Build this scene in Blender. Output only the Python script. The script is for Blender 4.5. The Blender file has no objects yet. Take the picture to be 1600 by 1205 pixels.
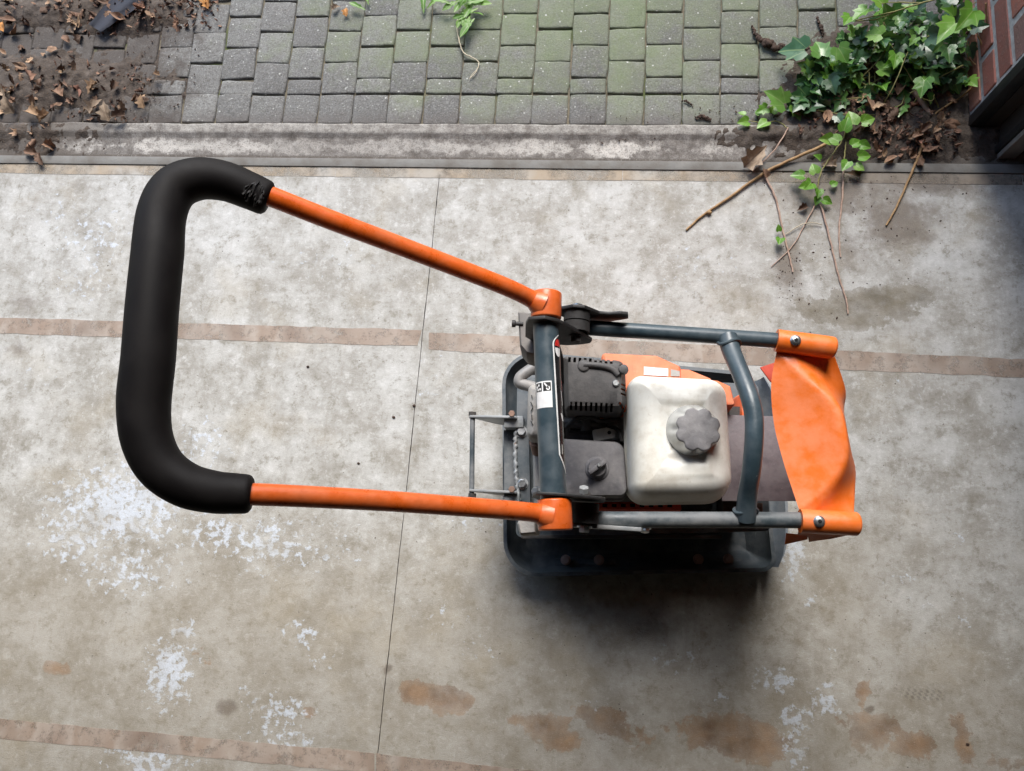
import bpy, bmesh, math, random
import numpy as np
from mathutils import Vector, Matrix, noise as mnoise

random.seed(7)
R = math.radians
sc = bpy.context.scene
COL = sc.collection

# ------------------------------------------------------------------ camera
F_PX, CAM_H = 1165.0, 1.75            # focal length in photograph pixels (1600 wide), camera height
_n = lambda v: v / np.linalg.norm(v)
_dn = _n(np.array([115.0, 248.0, F_PX])); UP = -_dn
_y = np.array([357.0, -5602.0, F_PX]); YV = _n(_y - _dn * (_y @ _dn)); XV = np.cross(YV, UP)


def P(px, py, z=0.0):
    """point of the place at height z that the photograph shows at pixel (px, py)"""
    c = np.array([px - 800.0, py - 602.5, F_PX])
    d = np.array([c @ XV, c @ YV, c @ UP])
    t = (z - CAM_H) / d[2]
    return Vector((d[0] * t, d[1] * t, z))


cam_d = bpy.data.cameras.new('camera'); cam = bpy.data.objects.new('camera', cam_d); COL.objects.link(cam)
cam_d.sensor_width = 36.0; cam_d.lens = F_PX * 36.0 / 1600.0
cam_d.clip_start = 0.02; cam_d.clip_end = 400.0
right = Vector((XV[0], YV[0], UP[0])); upc = -Vector((XV[1], YV[1], UP[1])); back = -Vector((XV[2], YV[2], UP[2]))
M = Matrix((right, upc, back)).transposed().to_4x4(); M.translation = (0, 0, CAM_H)
cam.matrix_world = M
sc.camera = cam

# ------------------------------------------------------------------ light
SUN_EL = 46.0
w = bpy.data.worlds.new('World'); sc.world = w; w.use_nodes = True
nt = w.node_tree; nt.nodes.clear()
sky = nt.nodes.new('ShaderNodeTexSky'); sky.sky_type = 'NISHITA'; sky.sun_disc = False
sky.sun_elevation = R(SUN_EL); sky.sun_rotation = 0.0
sky.air_density = 1.0; sky.dust_density = 1.5; sky.ozone_density = 1.0
bg = nt.nodes.new('ShaderNodeBackground'); bg.inputs['Strength'].default_value = 0.10
wo = nt.nodes.new('ShaderNodeOutputWorld')
nt.links.new(sky.outputs[0], bg.inputs[0]); nt.links.new(bg.outputs[0], wo.inputs[0])
sun_d = bpy.data.lights.new('sun', 'SUN'); sun_d.energy = 1.5; sun_d.angle = R(30.0); sun_d.color = (1.0, 0.975, 0.93)
sun = bpy.data.objects.new('sun', sun_d); COL.objects.link(sun); sun.location = (0, 6, 8)
sun.rotation_euler = (-R(90 - SUN_EL), 0, 0)
vs = sc.view_settings
sc.display_settings.display_device = 'sRGB'
vs.view_transform = 'Standard'; vs.look = 'None'; vs.gamma = 1.0; vs.use_curve_mapping = False
vs.exposure = 1.68
sc.cycles.max_bounces = 8; sc.cycles.diffuse_bounces = 5; sc.cycles.glossy_bounces = 4
sc.cycles.use_denoising = True
sc.cycles.sample_clamp_indirect = 6.0


# ------------------------------------------------------------------ node helper
class Mat:
    def __init__(self, name):
        self.m = bpy.data.materials.new(name); self.m.use_nodes = True
        self.t = self.m.node_tree; self.t.nodes.clear()
        self.out = self.t.nodes.new('ShaderNodeOutputMaterial')
        self.b = self.t.nodes.new('ShaderNodeBsdfPrincipled')
        self.t.links.new(self.b.outputs[0], self.out.inputs[0])
        self._pos = None

    def node(self, k, **kw):
        n = self.t.nodes.new(k)
        for a, v in kw.items():
            setattr(n, a, v)
        return n

    def put(self, sock, v):
        if isinstance(v, bpy.types.NodeSocket):
            self.t.links.new(v, sock)
        elif isinstance(v, (tuple, list)) and len(v) == 3 and sock.type == 'RGBA':
            sock.default_value = (*v, 1.0)
        else:
            sock.default_value = v

    def pos(self):
        if self._pos is None:
            self._pos = self.node('ShaderNodeNewGeometry')
        return self._pos.outputs['Position']

    def nz(self):
        self.pos()
        s = self.node('ShaderNodeSeparateXYZ'); self.put(s.inputs[0], self._pos.outputs['Normal'])
        return s.outputs[2]

    def xyz(self, v=None):
        s = self.node('ShaderNodeSeparateXYZ'); self.put(s.inputs[0], v if v is not None else self.pos())
        return s.outputs

    def objc(self):
        return self.node('ShaderNodeTexCoord').outputs['Object']

    def rnd(self):
        return self.node('ShaderNodeObjectInfo').outputs['Random']

    def noise(self, scale, detail=4.0, rough=0.55, vec=None, dist=0.0):
        n = self.node('ShaderNodeTexNoise')
        self.put(n.inputs['Vector'], vec if vec is not None else self.pos())
        n.inputs['Scale'].default_value = scale; n.inputs['Detail'].default_value = detail
        n.inputs['Roughness'].default_value = rough; n.inputs['Distortion'].default_value = dist
        return n.outputs['Fac']

    def voro(self, scale, vec=None, feature='F1', rand=1.0):
        n = self.node('ShaderNodeTexVoronoi', feature=feature)
        self.put(n.inputs['Vector'], vec if vec is not None else self.pos())
        n.inputs['Scale'].default_value = scale
        if 'Randomness' in n.inputs: n.inputs['Randomness'].default_value = rand
        return n.outputs[0]

    def stretch(self, v, s, off=(0, 0, 0)):
        n = self.node('ShaderNodeMapping'); self.put(n.inputs[0], v)
        n.inputs['Scale'].default_value = s; n.inputs['Location'].default_value = off
        return n.outputs[0]

    def math(self, op, a, b=0.0, c=None, clamp=False):
        n = self.node('ShaderNodeMath', operation=op, use_clamp=clamp)
        self.put(n.inputs[0], a); self.put(n.inputs[1], b)
        if c is not None: self.put(n.inputs[2], c)
        return n.outputs[0]

    def step(self, v, lo, hi, a=0.0, b=1.0):
        n = self.node('ShaderNodeMapRange', interpolation_type='SMOOTHSTEP')
        self.put(n.inputs[0], v)
        n.inputs[1].default_value = lo; n.inputs[2].default_value = hi
        n.inputs[3].default_value = a; n.inputs[4].default_value = b
        return n.outputs[0]

    def mix(self, f, a, b, blend='MIX'):
        n = self.node('ShaderNodeMix', data_type='RGBA', blend_type=blend)
        self.put(n.inputs[0], f); self.put(n.inputs[6], a); self.put(n.inputs[7], b)
        return n.outputs[2]

    def ramp(self, v, stops):
        n = self.node('ShaderNodeValToRGB'); self.put(n.inputs[0], v)
        e = n.color_ramp.elements
        while len(e) > 1: e.remove(e[0])
        e[0].position = stops[0][0]; e[0].color = (*stops[0][1], 1)
        for p, c in stops[1:]:
            x = e.new(p); x.color = (*c, 1)
        return n.outputs[0]

    def attr(self, name):
        n = self.node('ShaderNodeAttribute', attribute_name=name)
        s = self.node('ShaderNodeSeparateColor'); self.put(s.inputs[0], n.outputs['Color'])
        return s.outputs

    def bump(self, h, dist=0.002, strength=1.0):
        n = self.node('ShaderNodeBump'); self.put(n.inputs['Height'], h)
        n.inputs['Distance'].default_value = dist; n.inputs['Strength'].default_value = strength
        self.t.links.new(n.outputs[0], self.b.inputs['Normal'])

    def fin(self, col, rough=0.6, metal=0.0, spec=0.5, **kw):
        self.put(self.b.inputs['Base Color'], col); self.put(self.b.inputs['Roughness'], rough)
        self.put(self.b.inputs['Metallic'], metal); self.put(self.b.inputs['Specular IOR Level'], spec)
        for k, v in kw.items(): self.put(self.b.inputs[k], v)
        return self.m


def coated(name, base, rough=0.4, metal=0.0, dust=(0.30, 0.27, 0.24), amt=0.3, chip=None, chip_amt=0.0, bump=0.0003, spec=0.5, tone=0.12):
    """paint, plastic or metal with dust lying in patches, scuffs and chips"""
    m = Mat(name)
    n1 = m.noise(14, 6, 0.6); n2 = m.noise(160, 3, 0.6); n3 = m.noise(45, 5, 0.65)
    up = m.step(m.nz(), -0.2, 0.9, 0.35, 1.0)
    d = m.math('MULTIPLY', m.step(m.math('ADD', m.math('MULTIPLY', n1, 0.6), m.math('MULTIPLY', n3, 0.4)), 0.38, 0.66), up)
    d = m.math('MULTIPLY', d, amt)
    d = m.math('ADD', d, m.math('MULTIPLY', m.step(n2, 0.62, 0.74), amt * 0.35), clamp=True)
    c0 = m.mix(m.step(n3, 0.3, 0.7), tuple(x * (1 - tone) for x in base), tuple(min(1, x * (1 + tone)) for x in base))
    c = m.mix(d, c0, dust)
    rg = m.math('ADD', rough, m.math('MULTIPLY', d, 0.45), clamp=True)
    rg = m.math('ADD', rg, m.step(n3, 0.3, 0.7, -0.05, 0.06), clamp=True)
    if chip is not None:
        k = m.math('MULTIPLY', m.step(m.noise(55, 5, 0.7), 0.66, 0.70), m.step(m.noise(9, 2), 0.45, 0.6))
        k = m.math('MULTIPLY', k, chip_amt)
        c = m.mix(k, c, chip)
    m.bump(m.math('ADD', n2, m.math('MULTIPLY', n3, 0.6)), bump, 0.7)
    return m.fin(c, rg, metal, spec)


# ------------------------------------------------------------------ geometry helpers
W = {}          # world origin of every object built, by object


def tag(o, label=None, cat=None, group=None, kind=None):
    if label: o['label'] = label
    if cat: o['category'] = cat
    if group: o['group'] = group
    if kind: o['kind'] = kind
    return o


def empty(name, loc):
    o = bpy.data.objects.new(name, None); COL.objects.link(o)
    o.location = loc; o.empty_display_size = 0.05; W[o.name] = Vector(loc)
    return o


def obj(name, bm, mat, parent=None, sharp=38.0, bevel=0.0, seg=2, smooth=True, origin=None):
    """link a bmesh given in world coordinates as one mesh object, its origin at its own centre"""
    bmesh.ops.remove_doubles(bm, verts=bm.verts, dist=1e-6)
    if bevel > 0:
        bm.normal_update()
        es = [e for e in bm.edges if len(e.link_faces) == 2 and e.calc_face_angle(0) > R(30)]
        bmesh.ops.bevel(bm, geom=es, offset=bevel, segments=seg, profile=0.6, affect='EDGES', clamp_overlap=True)
    bmesh.ops.recalc_face_normals(bm, faces=bm.faces)
    co = [v.co for v in bm.verts]
    lo = Vector([min(c[i] for c in co) for i in range(3)]); hi = Vector([max(c[i] for c in co) for i in range(3)])
    c = Vector(origin) if origin is not None else (lo + hi) / 2
    bmesh.ops.translate(bm, verts=bm.verts, vec=-c)
    me = bpy.data.meshes.new(name); bm.to_mesh(me); bm.free()
    if smooth:
        me.polygons.foreach_set('use_smooth', [True] * len(me.polygons))
        me.set_sharp_from_angle(angle=R(sharp))
    if isinstance(mat, (list, tuple)):
        for q in mat: me.materials.append(q)
    else:
        me.materials.append(mat)
    o = bpy.data.objects.new(name, me); COL.objects.link(o)
    if parent is not None:
        o.parent = parent; o.location = c - W[parent.name]
    else:
        o.location = c
    W[o.name] = c
    return o


def B(): return bmesh.new()


def box(bm, c, s, rot=None, mi=0):
    m = Matrix.Translation(c) @ (rot.to_4x4() if rot is not None else Matrix()) @ Matrix.Diagonal((*s, 1))
    r = bmesh.ops.create_cube(bm, size=1.0, matrix=m)
    for f in {f for v in r['verts'] for f in v.link_faces}: f.material_index = mi
    return bm


def catmull(pts, n=8):
    pts = [Vector(p) for p in pts]
    ext = [pts[0] * 2 - pts[1]] + pts + [pts[-1] * 2 - pts[-2]]
    out = []
    for i in range(len(pts) - 1):
        a, b, c, d = ext[i:i + 4]
        for k in range(n):
            t = k / n
            out.append(0.5 * ((2 * b) + (c - a) * t + (2 * a - 5 * b + 4 * c - d) * t * t + (3 * b - a - 3 * c + d) * t ** 3))
    out.append(pts[-1])
    return out


def lerp_list(vals, n):
    out = []
    for i in range(n):
        t = i / (n - 1) * (len(vals) - 1); k = min(int(t), len(vals) - 2); out.append(vals[k] + (vals[k + 1] - vals[k]) * (t - k))
    return out


def tube(bm, pts, r, seg=18, caps=True, mi=0):
    pts = [Vector(p) for p in pts]; n = len(pts)
    rs = r if isinstance(r, (list, tuple)) else [r] * n
    tg = []
    for i in range(n):
        a = pts[max(i - 1, 0)]; b = pts[min(i + 1, n - 1)]; tg.append((b - a).normalized())
    ref = Vector((0, 0, 1)) if abs(tg[0].z) < 0.9 else Vector((1, 0, 0))
    u = (ref - tg[0] * ref.dot(tg[0])).normalized()
    rings = []
    for i in range(n):
        u = (u - tg[i] * u.dot(tg[i])).normalized(); v = tg[i].cross(u)
        rings.append([bm.verts.new(pts[i] + (u * math.cos(a) + v * math.sin(a)) * rs[i])
                      for a in [2 * math.pi * k / seg for k in range(seg)]])
    for i in range(n - 1):
        for k in range(seg):
            f = bm.faces.new((rings[i][k], rings[i][(k + 1) % seg], rings[i + 1][(k + 1) % seg], rings[i + 1][k])); f.material_index = mi
    if caps:
        bm.faces.new(rings[0]).material_index = mi; bm.faces.new(rings[-1][::-1]).material_index = mi
    return bm


def cyl(bm, a, b, r, seg=24, mi=0): return tube(bm, [a, b], r, seg, True, mi)


def loft(bm, loops, cap0=True, cap1=True, mi=0):
    rings = [[bm.verts.new(p) for p in lp] for lp in loops]
    n = len(rings[0])
    for a, b in zip(rings, rings[1:]):
        for k in range(n):
            bm.faces.new((a[k], a[(k + 1) % n], b[(k + 1) % n], b[k])).material_index = mi
    if cap0: bm.faces.new(rings[0][::-1]).material_index = mi
    if cap1: bm.faces.new(rings[-1]).material_index = mi
    return bm


def roundpoly(pts, rad, n=6):
    """2-D polygon with rounded corners; pts as (x, y), rad a number or one per corner"""
    out = []; m = len(pts)
    for i in range(m):
        p = Vector(pts[i][:2]); a = Vector(pts[i - 1][:2]); b = Vector(pts[(i + 1) % m][:2])
        r = rad[i] if isinstance(rad, (list, tuple)) else rad
        da = (a - p).normalized(); db = (b - p).normalized()
        ang = da.angle(db); d = r / math.tan(ang / 2)
        s = p + da * d; e = p + db * d
        bis = (da + db).normalized(); cc = p + bis * (r / math.sin(ang / 2))
        a0 = math.atan2(s.y - cc.y, s.x - cc.x); a1 = math.atan2(e.y - cc.y, e.x - cc.x)
        da_ = (a1 - a0 + math.pi) % (2 * math.pi) - math.pi
        for k in range(n + 1):
            t = a0 + da_ * k / n
            out.append((cc.x + r * math.cos(t), cc.y + r * math.sin(t)))
    return out


def inset(pts, d):
    """move a rounded outline inwards by about d along its normals"""
    n = len(pts); out = []
    area = sum(pts[i][0] * pts[(i + 1) % n][1] - pts[(i + 1) % n][0] * pts[i][1] for i in range(n))
    s = 1 if area > 0 else -1
    for i in range(n):
        t = Vector((pts[(i + 1) % n][0] - pts[i - 1][0], pts[(i + 1) % n][1] - pts[i - 1][1])).normalized()
        out.append((pts[i][0] - t.y * d * s, pts[i][1] + t.x * d * s))
    return out


def offset_poly(pts, d):
    n = len(pts); out = []
    area = sum(pts[i][0] * pts[(i + 1) % n][1] - pts[(i + 1) % n][0] * pts[i][1] for i in range(n)); s = 1 if area > 0 else -1
    for i in range(n):
        p, a, c = Vector(pts[i][:2]), Vector(pts[i - 1][:2]), Vector(pts[(i + 1) % n][:2])
        e0 = (p - a).normalized(); e1 = (c - p).normalized()
        n0 = Vector((-e0.y, e0.x)) * s; n1 = Vector((-e1.y, e1.x)) * s
        m = (n0 + n1); out.append(tuple(p + m * (d / (1 + n0.dot(n1)))))
    return out


class Outline(list):
    """rounded convex outline that remembers its corners, so that insets stay clean"""
    def __init__(self, pts, rad, n):
        self.c = [(p[0], p[1]) for p in pts]; self.r = rad if isinstance(rad, (list, tuple)) else [rad] * len(pts); self.n = n
        super().__init__(roundpoly(self.c, self.r, n))


_inset0 = inset
def inset(pts, d):
    if isinstance(pts, Outline): return roundpoly(offset_poly(pts.c, d), [max(r - d, 0.0012) for r in pts.r], pts.n)
    return _inset0(pts, d)


def at_z(pts, z): return [Vector((p[0], p[1], z)) for p in pts]


def extrude(bm, pts, vec, mi=0):
    """solid from a planar polygon (3-D points) pushed along vec"""
    a = [bm.verts.new(p) for p in pts]; b = [bm.verts.new(Vector(p) + Vector(vec)) for p in pts]
    n = len(a)
    for k in range(n): bm.faces.new((a[k], a[(k + 1) % n], b[(k + 1) % n], b[k])).material_index = mi
    bm.faces.new(a[::-1]).material_index = mi; bm.faces.new(b).material_index = mi
    return bm


def hexbolt(bm, c, axis, r=0.009, h=0.007, washer=True, mi=0):
    c = Vector(c); ax = Vector(axis).normalized()
    if washer: tube(bm, [c, c + ax * 0.0018], r * 1.35, 20, mi=mi)
    tube(bm, [c + ax * 0.0015, c + ax * h, c + ax * (h + 0.001)], [r, r, r * 0.85], 6, mi=mi)
    return bm


def fbm(x, y, s, o=4):
    return mnoise.fractal(Vector((x * s, y * s, 3.7)), 0.8, 2.0, o)


# ------------------------------------------------------------------ materials
def floor_material():
    m = Mat('weathered_concrete')
    a = m.attr('stain'); wht, brn, drk = a[0], a[1], a[2]
    n1 = m.noise(2.2, 6, 0.6); n2 = m.noise(9, 9, 0.74); n3 = m.noise(42, 9, 0.78); n4 = m.noise(420, 3, 0.6)
    c = m.ramp(n1, [(0.28, (0.305, 0.29, 0.256)), (0.5, (0.395, 0.386, 0.358)), (0.7, (0.465, 0.466, 0.45))])
    c = m.mix(m.step(n2, 0.33, 0.66), m.mix(0.62, c, (0.212, 0.190, 0.152)), m.mix(0.45, c, (0.565, 0.56, 0.535)))
    c = m.mix(m.step(n3, 0.54, 0.68, 0, 0.55), c, (0.215, 0.195, 0.165))
    c = m.mix(m.step(n3, 0.48, 0.30, 0, 0.40), c, (0.60, 0.60, 0.585))
    nm = m.noise(21, 12, 0.84)
    c = m.mix(m.step(nm, 0.515, 0.60, 0, 0.50), c, (0.19, 0.172, 0.13))
    c = m.mix(m.step(nm, 0.475, 0.39, 0, 0.45), c, (0.58, 0.575, 0.55))
    falloff_y = m.math('ADD', m.step(m.xyz()[1], 0.55, -0.45), m.math('MULTIPLY', m.math('SUBTRACT', m.noise(3.0, 6, 0.65, vec=m.stretch(m.pos(), (1, 1, 1), (4, 8, 0))), 0.5), 1.3))  # towards the interior the concrete tans and darkens: light falloff put into colour
    c = m.mix(m.step(falloff_y, 0.25, 0.95, 0, 0.74), c, m.mix(0.34, (0.235, 0.195, 0.135), c))
    warm = m.noise(4.1, 4, 0.6, vec=m.stretch(m.pos(), (1, 1, 1), (7, 3, 0)))
    c = m.mix(m.step(warm, 0.52, 0.70, 0, 0.22), c, (0.38, 0.32, 0.22))
    # trowel and sawing lines, almost gone
    ln = m.noise(1.0, 3, 0.5, vec=m.stretch(m.pos(), (90, 3, 1)))
    c = m.mix(m.step(ln, 0.60, 0.72, 0, 0.16), c, (0.26, 0.22, 0.18))
    # brown stains with an edge
    vb = m.math('ADD', brn, m.math('MULTIPLY', m.math('SUBTRACT', m.noise(19, 9, 0.70), 0.5), 1.7))
    mb = m.math('MULTIPLY', m.step(vb, 0.47, 0.53), m.step(m.noise(7, 4, 0.6), 0.30, 0.55, 0.6, 1.0))
    c = m.mix(m.math('MULTIPLY', mb, m.step(vb, 0.5, 1.0, 0.55, 0.9)), c, m.mix(m.step(m.xyz()[1], 0.1, 0.4), m.ramp(m.noise(16, 5), [(0.35, (0.15, 0.085, 0.045)), (0.65, (0.32, 0.205, 0.12))]), m.ramp(m.noise(16, 5), [(0.35, (0.125, 0.105, 0.072)), (0.65, (0.20, 0.172, 0.122))])))
    # dirt, and the machine's shadow deepened in the floor colour
    vd = m.math('ADD', drk, m.math('MULTIPLY', m.math('SUBTRACT', m.noise(20, 8, 0.7), 0.5), 0.9))
    md = m.step(vd, 0.36, 0.74)
    c = m.mix(m.math('MULTIPLY', md, 0.80), c, m.ramp(n3, [(0.3, (0.10, 0.08, 0.062)), (0.7, (0.20, 0.165, 0.13))]))
    # lime bloom / paint flakes
    vw = m.math('ADD', wht, m.math('MULTIPLY', m.math('SUBTRACT', m.noise(52, 9, 0.66), 0.5), 3.3))
    mw = m.math('MULTIPLY', m.step(vw, 0.58, 0.90), m.step(wht, 0.02, 0.3))
    mw = m.math('MULTIPLY', mw, m.step(m.noise(120, 4, 0.6), 0.32, 0.52, 0.55, 1.0))
    c = m.mix(m.math('MULTIPLY', mw, m.step(m.noise(13, 4), 0.35, 0.6, 0.3, 0.72)), c, (0.57, 0.62, 0.69))
    s = m.xyz(); wv = lambda q, k: m.math('SINE', m.math('MULTIPLY', q, k))
    tread = m.step(m.math('MULTIPLY', wv(m.math('ADD', s[0], m.math('MULTIPLY', s[1], 0.5)), 500.0), wv(s[1], 420.0)), -0.1, 0.3)
    pm = m.step(m.math('ADD', m.attr('print')[0], m.math('MULTIPLY', m.math('SUBTRACT', n3, 0.5), 1.2)), 0.35, 0.8)
    c = m.mix(m.math('MULTIPLY', m.math('MULTIPLY', tread, pm), 0.5), c, (0.12, 0.105, 0.085))
    # grains and pinholes
    c = m.mix(m.step(n4, 0.60, 0.74, 0, 0.35), c, (0.13, 0.115, 0.10))
    c = m.mix(m.step(n4, 0.40, 0.26, 0, 0.30), c, (0.66, 0.65, 0.63))
    v = m.voro(58)
    c = m.mix(m.math('MULTIPLY', m.step(v, 0.10, 0.05), m.step(m.noise(30, 2), 0.56, 0.62)), c, (0.09, 0.075, 0.06))
    h = m.math('ADD', m.math('MULTIPLY', n3, 0.7), m.math('ADD', m.math('MULTIPLY', n4, 0.35), m.math('MULTIPLY', mw, 0.18)))
    m.bump(h, 0.0028, 0.7)
    rg = m.math('SUBTRACT', m.step(n2, 0.3, 0.7, 0.62, 0.80), m.math('MULTIPLY', mb, 0.12))
    return m.fin(c, rg, 0, 0.35)


def kerb_material():
    m = Mat('kerb_concrete')
    s = m.xyz(); y = s[1]
    n2 = m.noise(9, 6, 0.65); n3 = m.noise(34, 7, 0.7); n4 = m.noise(300, 3)
    c = m.ramp(n3, [(0.3, (0.105, 0.092, 0.08)), (0.5, (0.20, 0.182, 0.163)), (0.72, (0.33, 0.31, 0.285))])
    # worn pale band along the middle of the slope and on the far lip
    band = m.math('SUBTRACT', 1.0, m.math('MULTIPLY', m.math('ABSOLUTE', m.math('SUBTRACT', y, 0.990)), 38.0))
    xl = m.step(m.noise(1.5, 3), 0.34, 0.58)
    cen = m.math('MULTIPLY', m.step(s[0], -1.75, -0.9), m.step(s[0], 0.35, -0.15))
    vb = m.math('ADD', m.math('MULTIPLY', band, m.math('MULTIPLY', 0.72, m.math('ADD', 0.45, m.math('MULTIPLY', cen, 0.6)))), m.math('MULTIPLY', m.math('SUBTRACT', m.noise(8, 12, 0.74), 0.5), 3.6))
    k = m.math('MULTIPLY', m.step(vb, 0.20, 0.52), m.math('ADD', 0.35, m.math('MULTIPLY', xl, 0.65)))
    c = m.mix(m.math('MULTIPLY', k, 0.9), c, (0.56, 0.53, 0.48))
    lip = m.math('MULTIPLY', m.step(y, 1.020, 1.030), m.step(n2, 0.3, 0.6, 0.4, 1.0))
    c = m.mix(m.math('MULTIPLY', lip, m.step(n3, 0.35, 0.6, 0.1, 0.65)), c, (0.33, 0.315, 0.28))
    low = m.math('ADD', m.step(y, 0.976, 0.955), m.math('MULTIPLY', m.math('SUBTRACT', n3, 0.5), 1.0))
    c = m.mix(m.step(low, 0.35, 0.75, 0, 0.75), c, (0.10, 0.082, 0.068))
    c = m.mix(m.step(n4, 0.54, 0.66, 0, 0.55), c, (0.085, 0.074, 0.064))
    c = m.mix(m.step(n4, 0.42, 0.32, 0, 0.35), c, (0.48, 0.46, 0.42))
    kk = m.noise(55, 9, 0.8)
    c = m.mix(m.step(kk, 0.50, 0.60, 0, 0.55), c, (0.115, 0.098, 0.084))
    ends = m.math('MAXIMUM', m.step(s[0], -1.05, -1.6), m.step(s[0], 0.22, 0.55))
    c = m.mix(m.math('MULTIPLY', m.step(m.math('ADD', ends, m.math('MULTIPLY', m.math('SUBTRACT', n3, 0.5), 1.4)), 0.45, 0.95), 0.75), c, (0.10, 0.084, 0.07))
    m.bump(m.math('ADD', n3, m.math('MULTIPLY', n4, 0.4)), 0.003, 0.6)
    return m.fin(c, 0.85, 0, 0.3)


def edge_material():
    m = Mat('ochre_edge_band')
    x = m.xyz()[0]; n = m.noise(14, 7, 0.7); n1 = m.noise(3, 4, 0.6)
    c = m.ramp(n1, [(0.36, (0.40, 0.385, 0.35)), (0.5, (0.37, 0.30, 0.22)), (0.62, (0.40, 0.375, 0.33))])
    c = m.mix(m.math('MULTIPLY', m.step(x, 0.2, 0.6), 0.75), c, (0.21, 0.18, 0.15))
    c = m.mix(m.step(n, 0.5, 0.68, 0, 0.6), c, (0.19, 0.16, 0.125))
    m.bump(n, 0.001, 0.6)
    return m.fin(c, 0.8, 0, 0.3, Alpha=m.step(m.noise(9, 8, 0.7), 0.36, 0.58, 0.15, 0.95))


def paver_material():
    m = Mat('paver_concrete')
    r = m.rnd(); s = m.xyz()
    n2 = m.noise(11, 6, 0.65); n3 = m.noise(60, 9, 0.8); n4 = m.noise(230, 4, 0.7)
    off = m.stretch(m.pos(), (1, 1, 1), (3, 9, 0))
    c = m.ramp(m.math('ADD', m.math('MULTIPLY', r, 0.6), m.math('MULTIPLY', n2, 0.4)),
               [(0.2, (0.15, 0.148, 0.141)), (0.5, (0.185, 0.182, 0.172)), (0.85, (0.23, 0.227, 0.212))])
    c = m.mix(m.step(n3, 0.38, 0.68, 0.0, 0.7), c, (0.125, 0.117, 0.105))
    c = m.mix(m.step(n4, 0.53, 0.64, 0, 0.65), c, (0.07, 0.065, 0.057))
    c = m.mix(m.step(n4, 0.45, 0.34, 0, 0.6), c, (0.38, 0.375, 0.35))
    # moss film, thickest in the middle right of the yard
    dx = m.math('MULTIPLY', m.math('SUBTRACT', s[0], -0.02), 0.95); dy = m.math('MULTIPLY', m.math('SUBTRACT', s[1], 1.40), 2.1)
    rr = m.math('SQRT', m.math('ADD', m.math('MULTIPLY', dx, dx), m.math('MULTIPLY', dy, dy)))
    mo = m.step(rr, 1.35, 0.05)
    mv = m.math('ADD', m.math('MULTIPLY', mo, 0.86), m.math('ADD', m.math('MULTIPLY', m.math('SUBTRACT', m.noise(9, 8, 0.72, vec=off), 0.5), 1.9), m.math('MULTIPLY', m.math('SUBTRACT', r, 0.5), 0.30)))
    c = m.mix(m.step(mv, 0.22, 0.95, 0, 0.58), c, m.ramp(n3, [(0.3, (0.125, 0.155, 0.080)), (0.7, (0.23, 0.265, 0.150))]))
    c = m.mix(m.step(mv, 0.80, 1.2, 0, 0.25), c, (0.12, 0.18, 0.055))
    # pale grit
    v = m.voro(75)
    c = m.mix(m.math('MULTIPLY', m.step(v, 0.24, 0.13), m.step(m.noise(70, 2), 0.56, 0.61)), c, (0.46, 0.46, 0.42))
    # earth washed over the pavers beside the kerb
    dirt = m.math('ADD', m.step(s[1], 1.16, 1.05), m.math('MULTIPLY', m.math('SUBTRACT', n2, 0.5), 1.0))
    c = m.mix(m.step(dirt, 0.55, 1.1, 0, 0.6), c, (0.13, 0.115, 0.105))
    dl = m.math('ADD', m.math('MAXIMUM', m.step(s[0], -0.75, -1.4), m.math('MULTIPLY', m.step(s[0], 0.40, 0.75), m.step(s[1], 1.6, 1.2))), m.math('MULTIPLY', m.math('SUBTRACT', m.noise(13, 7, 0.7), 0.5), 1.6))
    c = m.mix(m.step(dl, 0.5, 0.95, 0, 0.75), c, (0.075, 0.06, 0.05))
    m.bump(m.math('ADD', n3, m.math('MULTIPLY', n4, 0.5)), 0.003, 0.8)
    return m.fin(c, 0.88, 0, 0.25)


def joint_material():
    m = Mat('joint_soil')
    n = m.noise(60, 6, 0.7); n5 = m.noise(5, 4)
    c = m.ramp(n, [(0.3, (0.10, 0.088, 0.062)), (0.7, (0.22, 0.19, 0.14))])
    c = m.mix(m.step(n5, 0.52, 0.66, 0, 0.7), c, (0.06, 0.095, 0.02))
    m.bump(n, 0.004, 0.8)
    return m.fin(c, 0.95, 0, 0.15)


def soil_material():
    m = Mat('dark_soil')
    n = m.noise(30, 8, 0.72); n4 = m.noise(210, 4, 0.65); n1 = m.noise(7, 4)
    c = m.ramp(n, [(0.28, (0.035, 0.027, 0.021)), (0.55, (0.095, 0.076, 0.062)), (0.78, (0.18, 0.15, 0.125))])
    c = m.mix(m.step(n1, 0.42, 0.66, 0, 0.45), c, (0.135, 0.115, 0.10))
    c = m.mix(m.step(n4, 0.58, 0.70, 0, 0.6), c, (0.17, 0.115, 0.07))
    m.bump(m.math('ADD', n, m.math('MULTIPLY', n4, 0.6)), 0.006, 0.9)
    return m.fin(c, 0.95, 0, 0.15)


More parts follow.
